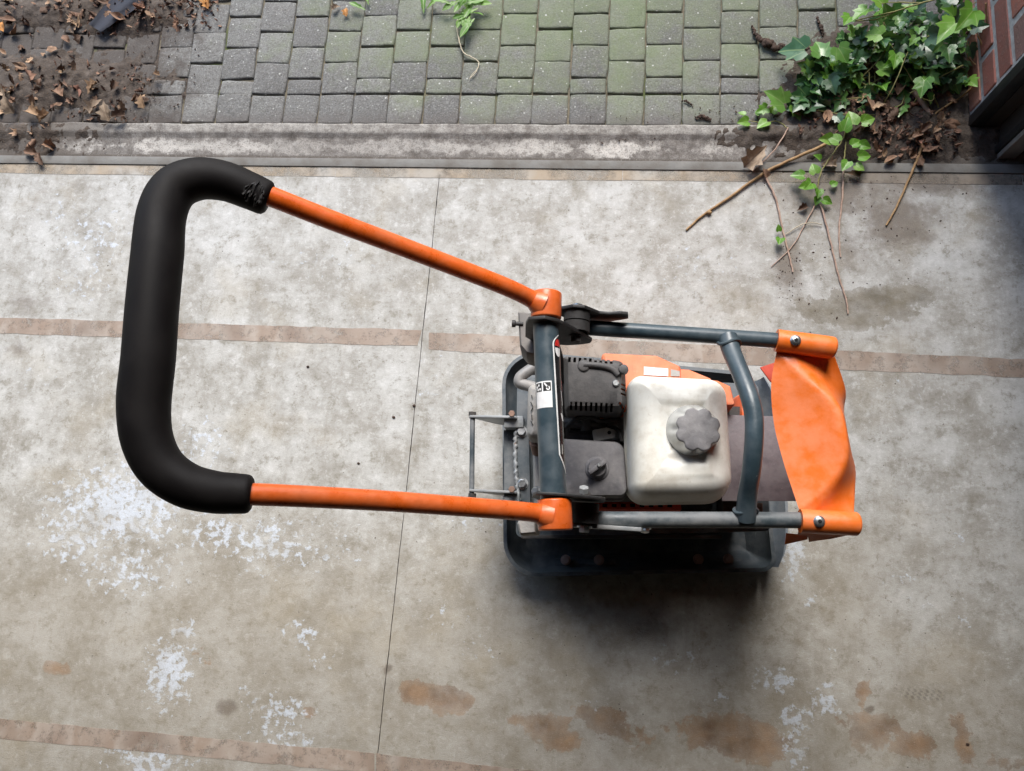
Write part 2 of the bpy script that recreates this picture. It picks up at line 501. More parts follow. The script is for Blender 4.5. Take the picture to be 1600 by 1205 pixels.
def tape_material():
    m = Mat('brown_tape_residue')
    n1 = m.noise(3.4, 3, 0.5, vec=m.stretch(m.pos(), (1.4, 0.6, 1))); n2 = m.noise(26, 6, 0.65); n4 = m.noise(300, 2)
    c = m.ramp(n1, [(0.36, (0.385, 0.315, 0.26)), (0.5, (0.32, 0.245, 0.19)), (0.53, (0.40, 0.335, 0.28)), (0.64, (0.265, 0.195, 0.15))])
    c = m.mix(m.step(n2, 0.5, 0.68, 0, 0.45), c, (0.46, 0.41, 0.35))
    c = m.mix(m.step(n2, 0.42, 0.30, 0, 0.4), c, (0.24, 0.165, 0.12))
    c = m.mix(m.step(n4, 0.6, 0.72, 0, 0.3), c, (0.17, 0.13, 0.1))
    m.bump(n2, 0.0005, 0.4)
    al = m.step(m.noise(30, 8, 0.72), 0.34, 0.52, 0.25, 1.0)
    al = m.math('MULTIPLY', al, m.step(m.noise(5, 4), 0.3, 0.6, 0.62, 0.92))
    return m.fin(c, 0.62, 0, 0.4, Alpha=al)


def leaf_mat(name, stops, rough=0.35, vein=(0.25, 0.34, 0.13), trans=0.25, spec=0.5):
    m = Mat(name)
    r = m.rnd(); o = m.objc(); x = m.xyz(o)
    n = m.noise(50, 4, 0.6, vec=o)
    c = m.ramp(m.math('ADD', m.math('MULTIPLY', r, 0.8), m.math('MULTIPLY', n, 0.2)), stops)
    ax = m.math('ABSOLUTE', x[0])
    mid = m.step(ax, 0.0016, 0.0006)
    ang = m.math('ARCTAN2', ax, m.math('ADD', x[1], 0.001))
    side = m.step(m.math('ABSOLUTE', m.math('SUBTRACT', ang, 0.62)), 0.055, 0.02)
    k = m.math('MULTIPLY', m.math('MAXIMUM', mid, m.math('MULTIPLY', side, 0.8)), 0.6)
    c = m.mix(k, c, vein)
    m.bump(n, 0.001, 0.4)
    m.fin(c, rough, 0, spec)
    tr = m.node('ShaderNodeBsdfTranslucent'); m.put(tr.inputs[0], m.mix(0.5, c, (0.25, 0.45, 0.05)))
    mx = m.node('ShaderNodeMixShader'); mx.inputs[0].default_value = trans
    m.t.links.new(m.b.outputs[0], mx.inputs[1]); m.t.links.new(tr.outputs[0], mx.inputs[2])
    m.t.links.new(mx.outputs[0], m.out.inputs[0])
    return m.m


def dry_mat(name, stops):
    m = Mat(name)
    r = m.rnd(); o = m.objc()
    n = m.noise(70, 5, 0.65, vec=o)
    c = m.ramp(r, stops)
    c = m.mix(m.step(n, 0.45, 0.68, 0, 0.55), c, (0.10, 0.06, 0.035))
    x = m.xyz(o)
    c = m.mix(m.step(m.math('ABSOLUTE', x[0]), 0.0012, 0.0004, 0, 0.5), c, (0.12, 0.07, 0.04))
    m.bump(n, 0.002, 0.7)
    return m.fin(c, 0.7, 0, 0.3)


def litter_material():
    m = Mat('leaf_fragments')
    n = m.noise(45, 2, 0.5)
    c = m.ramp(n, [(0.3, (0.06, 0.035, 0.025)), (0.45, (0.15, 0.085, 0.06)), (0.58, (0.24, 0.14, 0.095)), (0.7, (0.36, 0.24, 0.16))])
    return m.fin(c, 0.8, 0, 0.2)


def stem_mat(name, a, b):
    m = Mat(name)
    n = m.noise(90, 5, 0.65)
    m.bump(n, 0.001, 0.7)
    return m.fin(m.ramp(n, [(0.3, a), (0.7, b)]), 0.7, 0, 0.3)


def brick_material():
    m = Mat('red_brick')
    r = m.rnd(); n = m.noise(40, 6, 0.7); n4 = m.noise(220, 3)
    c = m.ramp(r, [(0.0, (0.33, 0.135, 0.10)), (0.45, (0.27, 0.105, 0.08)), (0.65, (0.15, 0.105, 0.10)), (1.0, (0.36, 0.165, 0.115))])
    c = m.mix(m.step(n, 0.45, 0.70, 0, 0.6), c, (0.17, 0.115, 0.10))
    c = m.mix(m.step(n4, 0.6, 0.72, 0, 0.4), c, (0.42, 0.32, 0.28))
    m.bump(m.math('ADD', n, m.math('MULTIPLY', n4, 0.5)), 0.003, 0.8)
    return m.fin(c, 0.9, 0, 0.2)


def plain(name, col, rough=0.8, metal=0.0, scale=30, tone=0.25, bump=0.001, spec=0.4):
    m = Mat(name)
    n = m.noise(scale, 6, 0.65)
    m.bump(n, bump, 0.6)
    return m.fin(m.mix(m.step(n, 0.3, 0.7), tuple(x * (1 - tone) for x in col), tuple(x * (1 + tone) for x in col)), rough, metal, spec)


MT = dict(
    floor=floor_material(), kerb=kerb_material(), paver=paver_material(), joint=joint_material(), soil=soil_material(), tape=tape_material(),
    brick=brick_material(), mortar=plain('mortar', (0.36, 0.36, 0.36), 0.95, scale=60, bump=0.003),
    zinc=coated('galvanised_edge', (0.21, 0.205, 0.19), 0.8, 0.0, amt=0.8, dust=(0.13, 0.115, 0.098), spec=0.2, bump=0.0008),
    edge=edge_material(),
    black_steel=coated('black_steel', (0.010, 0.010, 0.011), 0.5, amt=0.10),
    jamb=coated('dark_jamb_timber', (0.030, 0.025, 0.022), 0.65, amt=0.2, dust=(0.10, 0.08, 0.07)),
    greyrail=coated('grey_rail', (0.16, 0.15, 0.14), 0.6, amt=0.4),
    plaster=plain('bare_blockwork', (0.085, 0.075, 0.065), 0.9, scale=6, tone=0.08),
    ceiling=plain('ceiling_board', (0.085, 0.075, 0.065), 0.9, scale=5, tone=0.08),
    yard=plain('yard_earth', (0.10, 0.09, 0.07), 0.95, scale=9),
    # machine
    orange=coated('orange_paint', (0.64, 0.105, 0.011), 0.28, amt=0.28, dust=(0.45, 0.22, 0.12), chip=(0.06, 0.04, 0.03), chip_amt=0.95, bump=0.0002),
    orange_pl=coated('orange_plastic', (0.76, 0.150, 0.015), 0.34, amt=0.5, dust=(0.72, 0.25, 0.12), bump=0.0003, tone=0.05),
    salmon=coated('dusty_orange_shroud', (0.70, 0.14, 0.04), 0.5, amt=0.85, dust=(0.68, 0.28, 0.17), bump=0.0004),
    orange_shaded=coated('shaded_orange_plastic', (0.55, 0.05, 0.018), 0.45, amt=0.1),  # shade put into the colour: orange plastic of grille and flap, reddened
    foam=None,
    tube=coated('blue_grey_paint', (0.034, 0.056, 0.070), 0.33, amt=0.16, dust=(0.22, 0.22, 0.22), chip=(0.30, 0.30, 0.30), chip_amt=0.35, bump=0.0002),
    tubed=coated('dusty_grey_paint', (0.045, 0.062, 0.072), 0.42, amt=0.60, dust=(0.24, 0.235, 0.23), chip=(0.34, 0.34, 0.34), chip_amt=0.6, bump=0.0004),
    pan=coated('worn_pan_paint', (0.060, 0.078, 0.090), 0.50, amt=0.55, dust=(0.23, 0.225, 0.22), chip=(0.30, 0.31, 0.32), chip_amt=0.6, bump=0.0006),
    toe=coated('worn_toe_steel', (0.17, 0.20, 0.23), 0.5, 0.2, amt=0.6, dust=(0.30, 0.28, 0.26), chip=(0.14, 0.10, 0.07), chip_amt=0.9, bump=0.001),
    dark=coated('dark_casting', (0.022, 0.021, 0.021), 0.6, amt=0.35, dust=(0.12, 0.10, 0.085), bump=0.0008),
    muff=coated('dusty_black_guard', (0.045, 0.043, 0.043), 0.55, amt=0.65, dust=(0.15, 0.14, 0.135), bump=0.0006),
    airbox=coated('dusty_grey_plastic', (0.11, 0.105, 0.11), 0.6, amt=0.80, dust=(0.25, 0.235, 0.23), bump=0.0006),
    cast=coated('pale_aluminium_casting', (0.36, 0.35, 0.33), 0.55, 0.15, amt=0.6, dust=(0.36, 0.32, 0.28), bump=0.0012),
    galv=coated('galvanised_bracket', (0.30, 0.32, 0.33), 0.45, 0.35, amt=0.55, dust=(0.30, 0.28, 0.26), chip=(0.14, 0.08, 0.05), chip_amt=0.8, bump=0.0006),
    pipe=coated('grey_pipe', (0.23, 0.225, 0.22), 0.5, 0.3, amt=0.5, dust=(0.33, 0.30, 0.27)),
    panel=coated('speckled_grey_panel', (0.115, 0.095, 0.105), 0.55, amt=0.55, dust=(0.23, 0.205, 0.205), chip=(0.45, 0.36, 0.33), chip_amt=0.7, bump=0.0006),
    tank=coated('off_white_tank', (0.80, 0.79, 0.73), 0.36, amt=0.75, dust=(0.47, 0.425, 0.35), bump=0.0002, tone=0.04),
    cap=coated('dusty_cap_plastic', (0.13, 0.125, 0.13), 0.5, amt=0.85, dust=(0.27, 0.26, 0.26), bump=0.0006),
    capside=coated('glossy_cap_side', (0.52, 0.52, 0.50), 0.10, 0.2, amt=0.12, bump=0.0, spec=0.9),
    steel=coated('bright_bolt', (0.50, 0.52, 0.53), 0.28, 0.9, amt=0.3, bump=0.0002),
    rust=coated('rusty_bolt', (0.26, 0.16, 0.12), 0.7, 0.2, amt=0.5, dust=(0.30, 0.20, 0.15), bump=0.001),
    palebolt=coated('pinkish_worn_bolt', (0.42, 0.31, 0.28), 0.6, 0.1, amt=0.5, dust=(0.40, 0.32, 0.28), bump=0.0008),
    rubber=coated('black_rubber', (0.013, 0.012, 0.012), 0.75, amt=0.25, dust=(0.07, 0.06, 0.055), bump=0.0006),
    white=coated('white_label', (0.74, 0.74, 0.73), 0.4, amt=0.08, bump=0.0),
    blackp=coated('black_print', (0.012, 0.012, 0.014), 0.3, amt=0.05, bump=0.0),
    redp=coated('red_print', (0.55, 0.03, 0.025), 0.3, amt=0.05, bump=0.0),
    hole=plain('dark_hole', (0.006, 0.006, 0.006), 0.9),
    # plants
    ivy=leaf_mat('ivy_leaf', [(0.0, (0.03, 0.088, 0.038)), (0.35, (0.055, 0.15, 0.05)), (0.7, (0.095, 0.215, 0.045)), (1.0, (0.17, 0.31, 0.05))], 0.30, trans=0.15),
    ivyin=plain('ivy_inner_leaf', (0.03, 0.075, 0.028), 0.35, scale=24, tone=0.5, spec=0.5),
    ivyb=leaf_mat('young_ivy_leaf', [(0.0, (0.085, 0.22, 0.022)), (0.6, (0.13, 0.31, 0.035)), (1.0, (0.22, 0.38, 0.06))], 0.38, vein=(0.34, 0.48, 0.16), trans=0.3),
    weed=leaf_mat('weed_leaf', [(0.0, (0.09, 0.22, 0.03)), (1.0, (0.19, 0.36, 0.06))], 0.45, vein=(0.36, 0.42, 0.2), trans=0.3),
    dry=dry_mat('dry_leaf', [(0.0, (0.07, 0.042, 0.028)), (0.3, (0.14, 0.08, 0.05)), (0.5, (0.22, 0.125, 0.078)), (0.7, (0.34, 0.215, 0.135)), (0.9, (0.44, 0.30, 0.18)), (1.0, (0.22, 0.095, 0.065))]),
    dryo=dry_mat('orange_leaf', [(0.0, (0.48, 0.22, 0.06)), (1.0, (0.55, 0.27, 0.09))]),
    tan=dry_mat('tan_leaf', [(0.0, (0.34, 0.26, 0.18)), (1.0, (0.37, 0.28, 0.20))]),
    tan2=dry_mat('brown_tan_leaf', [(0.0, (0.26, 0.165, 0.095)), (1.0, (0.36, 0.23, 0.13))]),
    litter=litter_material(),
    twig=stem_mat('twig_bark', (0.20, 0.115, 0.055), (0.42, 0.27, 0.13)),
    twigp=stem_mat('pale_twig', (0.30, 0.19, 0.14), (0.50, 0.36, 0.28)),
    green=stem_mat('green_stem', (0.17, 0.17, 0.06), (0.32, 0.28, 0.11)),
    root=stem_mat('pale_root', (0.42, 0.36, 0.25), (0.62, 0.54, 0.40)),
    cloth=coated('dark_blue_cloth', (0.024, 0.028, 0.040), 0.85, amt=0.25, dust=(0.10, 0.09, 0.09), bump=0.001),
    clod=plain('brown_clod', (0.055, 0.034, 0.024), 0.9, scale=120, tone=0.5, bump=0.003),
)


def foam_material():
    m = Mat('black_foam')
    n = m.noise(700, 3, 0.6); n2 = m.noise(25, 5)
    c = m.mix(m.step(n2, 0.35, 0.7), (0.0062, 0.0050, 0.0050), (0.0105, 0.0088, 0.0085))
    m.bump(m.math('ADD', m.math('MULTIPLY', n, 0.3), n2), 0.0006, 0.35)
    return m.fin(c, m.step(n2, 0.3, 0.7, 0.56, 0.68), 0, 0.16)


MT['foam'] = foam_material()

# ================================================================== SETTING
KY0, KY1 = 0.955, 1.054               # kerb between floor edge and pavers
SLOT_X = -0.427                       # open joint between the two floor slabs
blobs_w = [(190, 790, 120, 70, 1.0), (120, 830, 80, 60, .8), (250, 760, 80, 70, .85), (420, 850, 95, 50, .75), (340, 830, 90, 50, .7), (320, 690, 60, 50, .6),
           (200, 890, 100, 50, .7), (265, 1050, 42, 65, 1.0), (290, 985, 30, 25, .7), (440, 1110, 55, 30, .8), (475, 990, 40, 26, .75), (440, 1155, 70, 24, .75),
           (150, 370, 70, 60, .6), (130, 440, 50, 50, .55), (90, 330, 60, 50, .45), (1243, 870, 26, 48, .9), (1260, 935, 40, 18, .6), (1210, 1063, 34, 22, .95), (1240, 1130, 32, 30, .9),
           (1290, 1095, 28, 32, .9), (1245, 1178, 24, 24, .95), (1055, 1030, 55, 26, .55), (1125, 1090, 30, 20, .6), (935, 1103, 25, 14, .6), (1410, 905, 40, 25, .5),
           (1455, 940, 35, 25, .5), (1300, 1020, 20, 15, .6), (240, 1190, 90, 26, .85), (500, 1030, 40, 20, .5), (390, 1090, 20, 30, .6), (700, 960, 60, 40, .42), (740, 1000, 60, 50, .38),
           (520, 850, 70, 40, .5), (60, 600, 60, 40, .35), (1490, 960, 60, 40, .38), (1505, 840, 25, 25, .5), (1100, 420, 120, 60, .38), (520, 400, 120, 60, .36), (680, 600, 60, 60, .35), (1420, 600, 80, 50, .33), (730, 810, 70, 40, .45)]
blobs_b = [(655, 1083, 40, 22, 1.0), (700, 1100, 40, 26, 1.0), (850, 1135, 55, 24, .95), (880, 1155, 40, 22, .9), (940, 1120, 45, 25, .9), (990, 1150, 60, 24, .75), (1110, 1140, 70, 38, .85), (1170, 1160, 80, 42, .85),
           (1360, 1140, 60, 34, .9), (1425, 1160, 50, 30, .85), (1505, 1155, 24, 50, .85), (1560, 1190, 50, 20, .6), (88, 1045, 26, 14, .95), (483, 1113, 16, 12, .8),
           (1300, 485, 70, 24, .9), (1370, 472, 85, 26, 1.0), (1420, 465, 50, 20, .95), (1340, 500, 60, 20, .8), (60, 258, 120, 9, .9), (1350, 1080, 16, 22, .8), (325, 1020, 40, 30, .45), (520, 790, 20, 30, .4)]
blobs_d = [(1400, 345, 90, 80, .72), (1300, 300, 140, 50, .78), (1230, 420, 34, 70, .72), (1450, 282, 140, 36, .78), (1330, 390, 40, 60, .6), (40, 475, 60, 45, .55), (30, 360, 80, 70, .3), (1200, 330, 60, 60, .35),
           (1358, 1108, 10, 9, 1.0), (608, 1045, 10, 9, 1.0), (605, 1070, 26, 20, .55), (355, 1105, 22, 18, .8), (1000, 940, 260, 60, .42), (950, 1010, 160, 90, .38), (870, 1000, 60, 80, .42),  # the broad patches below the machine paint in its shadow
           (100, 290, 110, 30, .45), (25, 545, 30, 22, .6), (870, 1150, 30, 25, .5), (1540, 500, 60, 40, .3), (1415, 370, 26, 18, .8), (560, 700, 30, 20, .4), (160, 1020, 80, 60, .35), (700, 860, 50, 30, .35)]


def blob_field(xs, ys, blobs):
    g = np.zeros((len(ys), len(xs)))
    X, Y = np.meshgrid(xs, ys)
    for (px, py, rx, ry, wt) in blobs:
        c = P(px, py); k = (P(px + 10, py) - c).length / 10; k2 = (P(px, py + 10) - c).length / 10
        d = np.sqrt(((X - c.x) / (rx * k * 1.25)) ** 2 + ((Y - c.y) / (ry * k2 * 1.25)) ** 2)
        g = np.maximum(g, wt * np.clip(1.15 - d, 0, 1) ** 0.8 * (d < 1.15))
    return np.clip(g, 0, 1)


def slab(x0, x1, edge_left, edge_right):
    fine = np.arange(-1.85, 1.25, 0.016)
    xs = np.unique(np.concatenate([[x0, x1], fine[(fine > x0 + 0.004) & (fine < x1 - 0.004)], np.linspace(-4.4, -1.9, 8)[(np.linspace(-4.4, -1.9, 8) > x0) & (np.linspace(-4.4, -1.9, 8) < x1)]]))
    ys = np.unique(np.concatenate([np.linspace(-4.2, -0.8, 8), np.arange(-0.8, 0.93, 0.016), [0.93]]))
    ws, bs, ds = (blob_field(xs, ys, b) for b in (blobs_w, blobs_b, blobs_d))
    bm = B(); lay = bm.verts.layers.float_color.new('stain'); lay2 = bm.verts.layers.float_color.new('print'); ps = blob_field(xs, ys, [(1440, 1085, 60, 13, 0.9)])
    V = []
    for j, y in enumerate(ys):
        row = []
        for i, x in enumerate(xs):
            xx = x
            if (i == 0 and edge_left) or (i == len(xs) - 1 and edge_right):
                # the joint runs a little askew and its arris is nibbled
                xx = x - (y - 0.2) * -0.017 + 0.0006 * fbm(y, 1.0 if edge_left else 5.0, 40) + 0.0012 * fbm(y, 2.0, 5)
            v = bm.verts.new((xx, y, 0)); v[lay] = (ws[j, i], bs[j, i], ds[j, i], 1); v[lay2] = (ps[j, i],) * 3 + (1,); row.append(v)
        V.append(row)
    for j in range(len(ys) - 1):
        for i in range(len(xs) - 1):
            bm.faces.new((V[j][i], V[j][i + 1], V[j + 1][i + 1], V[j + 1][i]))
    for side, on in ((0, edge_left), (-1, edge_right)):
        if on:
            dn = []
            for row in V:
                v = bm.verts.new(row[side].co - Vector((0, 0, 0.02))); v[lay] = (0, 0, 1, 1); dn.append(v)
            for j in range(len(V) - 1):
                bm.faces.new((V[j][side], V[j + 1][side], dn[j + 1], dn[j]))
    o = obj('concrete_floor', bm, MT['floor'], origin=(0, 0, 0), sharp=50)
    return tag(o, kind='structure')


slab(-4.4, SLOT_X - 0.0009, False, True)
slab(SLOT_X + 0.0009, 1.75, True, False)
b = B(); box(b, (-0.42, -1.6, -0.022), (0.3, 5.2, 0.02)); tag(obj('floor_underlay', b, MT['joint']), kind='structure')

# steel edge and ochre band along the floor edge
b = B(); box(b, (-1.3, 0.943, -0.011), (6.2, 0.0235, 0.030)); tag(obj('floor_edge_strip', b, MT['zinc'], bevel=0.0015), kind='structure')
b = B()
x = -4.3
while x < 1.72:
    ln = random.uniform(0.25, 0.6); x1 = min(x + ln, 1.72)
    zz = 0.001
    a0, a1 = 0.9035 + random.uniform(-.003, .003), 0.9035 + random.uniform(-.003, .003)
    if x > 0.55: a0 = a1 = 0.9105
    extrude(b, [(x, a0, 0.0003), (x1, a1, 0.0003), (x1, 0.9305, 0.0003), (x, 0.9305, 0.0003)], (0, 0, 0.0005))
    x = x1 + 0.0015
tag(obj('floor_edge_band', b, MT['edge']), kind='structure')

# kerb
prof = [(1.0540, -0.06), (1.0535, 0.006), (1.0510, 0.0095), (1.0280, 0.0105), (1.0220, 0.0090), (1.0140, 0.0030), (0.9900, -0.0010), (0.9680, -0.0040), (0.9555, -0.0060), (0.9555, -0.06)]
dense = [prof[0]]
for (ya, za), (yb, zb) in zip(prof[1:-2], prof[2:-1]):
    k_ = max(1, int(abs(ya - yb) / 0.0045))
    dense += [(ya + (yb - ya) * q / k_, za + (zb - za) * q / k_) for q in range(k_)]
dense += prof[-2:]
b = B()
xs = np.concatenate([np.arange(-4.4, -1.9, 0.1), np.arange(-1.9, 1.15, 0.006), np.arange(1.15, 1.75, 0.05)])
rings = []
for x in xs:
    rings.append([b.verts.new((x, y + (0.0022 * fbm(x, y, 7) if z > -0.05 else 0), z + (0.0016 * fbm(x, y + 4, 16) + 0.0011 * fbm(x, y, 70, 3) if z > -0.05 else 0))) for y, z in dense])
for a, c in zip(rings, rings[1:]):
    for k in range(len(dense) - 1): b.faces.new((a[k], c[k], c[k + 1], a[k + 1]))
tag(obj('threshold_kerb', b, MT['kerb'], sharp=60), kind='structure')

# tape residue lines across the floor
def tape(pts_far, pts_near, label):
    """strip between two ragged edges (world x, y)"""
    b = B(); n = 160
    top, bot = [], []
    for i in range(n + 1):
        t = i / n
        f = Vector(pts_far[0]).lerp(Vector(pts_far[1]), t); q = Vector(pts_near[0]).lerp(Vector(pts_near[1]), t)
        top.append(b.verts.new((f.x, f.y + 0.0018 * fbm(f.x, 2, 14) + 0.001 * fbm(f.x, 3, 70), 0.0007))); bot.append(b.verts.new((q.x, q.y + 0.0022 * fbm(q.x, 8, 14) + 0.001 * fbm(q.x, 5, 70), 0.0007)))
    for i in range(n): b.faces.new((bot[i], bot[i + 1], top[i + 1], top[i]))
    r = bmesh.ops.extrude_face_region(b, geom=list(b.faces))
    bmesh.ops.translate(b, verts=[v for v in r['geom'] if isinstance(v, bmesh.types.BMVert)], vec=(0, 0, -0.0004))
    tag(obj('floor_tape', b, MT['tape']), label, 'tape strip', 'old tape strips on the concrete floor')


def pxy(px, py): p = P(px, py); return (p.x, p.y)
far0, near0 = pxy(0, 499), pxy(0, 525)
tape([(-2.6, far0[1]), pxy(659, 516)], [(-2.6, near0[1]), pxy(652, 541)], 'faded brown tape strip on the floor running left from the open joint under the handle')
tape([pxy(670, 519), pxy(1640, 563)], [pxy(670, 547), pxy(1640, 592)], 'faded brown tape strip on the floor running right from the open joint behind the machine')
tape([(-2.4, pxy(0, 1126)[1]), pxy(585, 1177)], [(-2.4, pxy(0, 1159)[1]), pxy(585, 1208)], 'darker reddish brown tape strip nearest the camera, left of the open joint')
tape([pxy(588, 1177), (0.5, pxy(588, 1177)[1] - 0.012)], [pxy(588, 1206), (0.5, pxy(588, 1206)[1] - 0.012)], 'darker reddish brown tape strip nearest the camera, right of the open joint')

# ---- pavers: each one an object
yard = empty('paved_yard', (0, 1.5, 0)); tag(yard, kind='structure')
b = B(); box(b, (-0.6, 6.06, -0.011), (30.0, 10.0, 0.012)); obj('joint_bed', b, MT['joint'], yard)
PITCH = 0.0963; PX0 = P(1006, 172).x
def paver_mesh(sx, sy, seed):
    rnd = random.Random(seed); b = B()
    j = lambda: rnd.uniform(-0.0011, 0.0011)
    hx, hy = sx / 2 - 0.0010, sy / 2 - 0.0010
    pts = []
    for (ax, ay), (bx, by) in (((-hx, -hy), (hx, -hy)), ((hx, -hy), (hx, hy)), ((hx, hy), (-hx, hy)), ((-hx, hy), (-hx, -hy))):
        for t in (0.0, 0.28, 0.55, 0.80):
            c = 0.0012 if t == 0 else 0
            pts.append((ax + (bx - ax) * t + j() - math.copysign(c, ax), ay + (by - ay) * t + j() - math.copysign(c, ay)))
    top = inset(pts, 0.0020); dome = inset(pts, 0.0055)
    lo = [b.verts.new((*p, -0.03)) for p in pts]; md = [b.verts.new((*p, -0.0026)) for p in pts]
    tp = [b.verts.new((*p, rnd.uniform(-0.0006, -0.0001))) for p in top]; dm = [b.verts.new((*p, 0.0003)) for p in dome]
    n = len(pts)
    for A, C in ((lo, md), (md, tp), (tp, dm)):
        for k in range(n): b.faces.new((A[k], A[(k + 1) % n], C[(k + 1) % n], C[k]))
    b.faces.new(dm)
    me = bpy.data.meshes.new('paver'); b.to_mesh(me); b.free()
    me.polygons.foreach_set('use_smooth', [True] * len(me.polygons)); me.set_sharp_from_angle(angle=R(50))
    me.materials.append(MT['paver'])
    return me
full = [paver_mesh(PITCH, PITCH, s) for s in range(7)]; half = [paver_mesh(PITCH, 0.047, 40 + s) for s in range(4)]; first = [paver_mesh(PITCH, 0.0885, 60 + s) for s in range(5)]
far_bm = B()
for c in range(-26, 14):
    xc = PX0 + (c + 0.5) * PITCH
    rows = [(KY1 + 0.0455, 0.0885, first)]
    y = KY1 + 0.091
    if c % 2 == 0:
        rows.append((y + 0.0235, 0.047, half)); y += 0.0475
    while y < 2.6:
        rows.append((y + PITCH / 2, PITCH, full)); y += PITCH
    for (yc, sy, pool) in rows:
        lean = (yc - 1.05) * (-0.035 if xc < -0.7 else 0.0) * min(1.0, max(0.0, (-0.7 - xc)))
        # the left side of the yard has shifted and sunk
        wob = 0.004 if xc < -1.0 else 0.0016
        pos = Vector((xc + lean + random.uniform(-wob, wob), yc + random.uniform(-wob, wob), 0.001 + random.uniform(-0.0012, 0.0016)))
        rot = Matrix.Rotation(random.gauss(0, 0.012 if xc > -1.0 else 0.03), 4, 'Z') @ Matrix.Rotation(random.gauss(0, 0.008), 4, 'X') @ Matrix.Rotation(random.gauss(0, 0.008), 4, 'Y')
        if -1.90 < xc < 1.0 and yc < 1.56:
            o = bpy.data.objects.new('paver', random.choice(pool)); COL.objects.link(o); o.parent = yard
            o.matrix_local = Matrix.Translation(pos - W[yard.name]) @ rot
        else:
            me = random.choice(pool); bm2 = B(); bm2.from_mesh(me); bm2.transform(Matrix.Translation(pos) @ rot)
            tmp = bpy.data.meshes.new('t'); bm2.to_mesh(tmp); bm2.free(); far_bm.from_mesh(tmp); bpy.data.meshes.remove(tmp)
o = obj('distant_pavers', far_bm, MT['paver'], yard, sharp=50); o['kind'] = 'stuff'

# ---- garage shell that shades the floor
def wall(name, c, s, mat, label, cat):
    b = B(); box(b, c, s); tag(obj(name, b, mat), label, cat)
b = B(); box(b, (-1.32, -1.6, 2.16), (6.3, 5.2, 0.12)); tag(obj('garage_ceiling', b, MT['ceiling']), kind='structure')
wall('garage_wall', (-1.32, -4.26, 1.05), (6.3, 0.1, 2.10), MT['plaster'], 'grey blockwork rear wall of the garage behind the camera', 'wall')
wall('garage_wall', (-4.46, -1.6, 1.05), (0.1, 5.2, 2.10), MT['plaster'], 'grey blockwork side wall of the garage far left of the machine', 'wall')
wall('garage_wall', (1.82, -1.6, 1.05), (0.1, 5.2, 2.10), MT['plaster'], 'grey blockwork side wall of the garage right of the machine', 'wall')
b = B(); box(b, (0, 60, -0.05), (400, 400, 0.02)); tag(obj('ground', b, MT['yard']), kind='structure')

# ---- brick pier beside the opening
WX = 0.884
pier = empty('brick_pier', (WX + 0.2, 1.5, 0)); tag(pier, 'red brick pier with grey mortar joints rising beside the garage opening behind the ivy', 'wall')
b = B(); box(b, (WX + 0.38 + 0.001, 2.06, 1.05), (0.76, 1.98, 2.10)); obj('mortar_core', b, MT['mortar'], pier)
CH, BL = 0.0655, 0.205
def brick_mesh(l, seed):
    b = B(); rnd = random.Random(seed)
    box(b, (0, 0, 0), (0.05, l, CH - 0.0125))
    for v in b.verts: v.co += Vector([rnd.uniform(-0.0015, 0.0015) for _ in range(3)])
    bmesh.ops.bevel(b, geom=list(b.edges), offset=0.0025, segments=1, affect='EDGES')
    me = bpy.data.meshes.new('brick'); b.to_mesh(me); b.free(); me.materials.append(MT['brick'])
    return me
bricks = [brick_mesh(BL - 0.012, s) for s in range(5)]; hbricks = [brick_mesh(BL / 2 - 0.012, 9 + s) for s in range(3)]
far_b = B()
for r_ in range(34):
    z = 0.012 + r_ * CH + CH / 2
    y = 1.075; k = 0
    while y < 3.0:
        hb = (k == 0 and r_ % 2 == 1); L = BL / 2 if hb else BL
        pos = Vector((WX + 0.0235 + random.uniform(-0.0015, 0.0015), y + L / 2, z)); me = random.choice(hbricks if hb else bricks)
        if r_ < 11 and y < 1.75:
            o = bpy.data.objects.new('brick', me); COL.objects.link(o); o.parent = pier; o.location = pos - W[pier.name]
            o.rotation_euler = (random.gauss(0, 0.006), 0, random.gauss(0, 0.004))
        else:
            t = me.copy(); t.transform(Matrix.Translation(pos)); far_b.from_mesh(t); bpy.data.meshes.remove(t)
        y += L; k += 1
o = obj('upper_bricks', far_b, MT['brick'], pier, smooth=False); o['kind'] = 'stuff'

# door frame against the pier: post, set-back panel and guide rail
fr = empty('door_frame', (0.92, 1.04, 0)); tag(fr, 'black steel door frame with a dark panel and grey guide rail at the foot of the pier', 'door frame')
b = B(); box(b, (0.8975, 1.060, 1.05), (0.031, 0.026, 2.10)); obj('post', b, MT['black_steel'], fr, bevel=0.0015)
b = B(); box(b, (0.938, 1.056, 1.05), (0.048, 0.016, 2.10)); obj('panel', b, MT['jamb'], fr)
b = B(); box(b, (0.957, 1.025, 1.05), (0.012, 0.046, 2.10)); obj('side_panel', b, MT['jamb'], fr)
b = B(); box(b, (0.954, 0.9925, 1.05), (0.022, 0.017, 2.10)); box(b, (1.13, 1.03, 1.2), (0.33, 0.02, 2.10)); obj('guide_rail', b, MT['black_steel'], fr, bevel=0.001)
b = B(); box(b, (0.968, 0.976, 1.05), (0.040, 0.012, 2.10)); obj('rail_flange', b, MT['greyrail'], fr, bevel=0.001)
b = B(); box(b, (1.53, 1.03, 1.05), (0.47, 0.05, 2.10)); tag(obj('garage_wall', b, MT['jamb']), 'dark boarded wall beside the garage opening to the right of the door frame', 'wall')

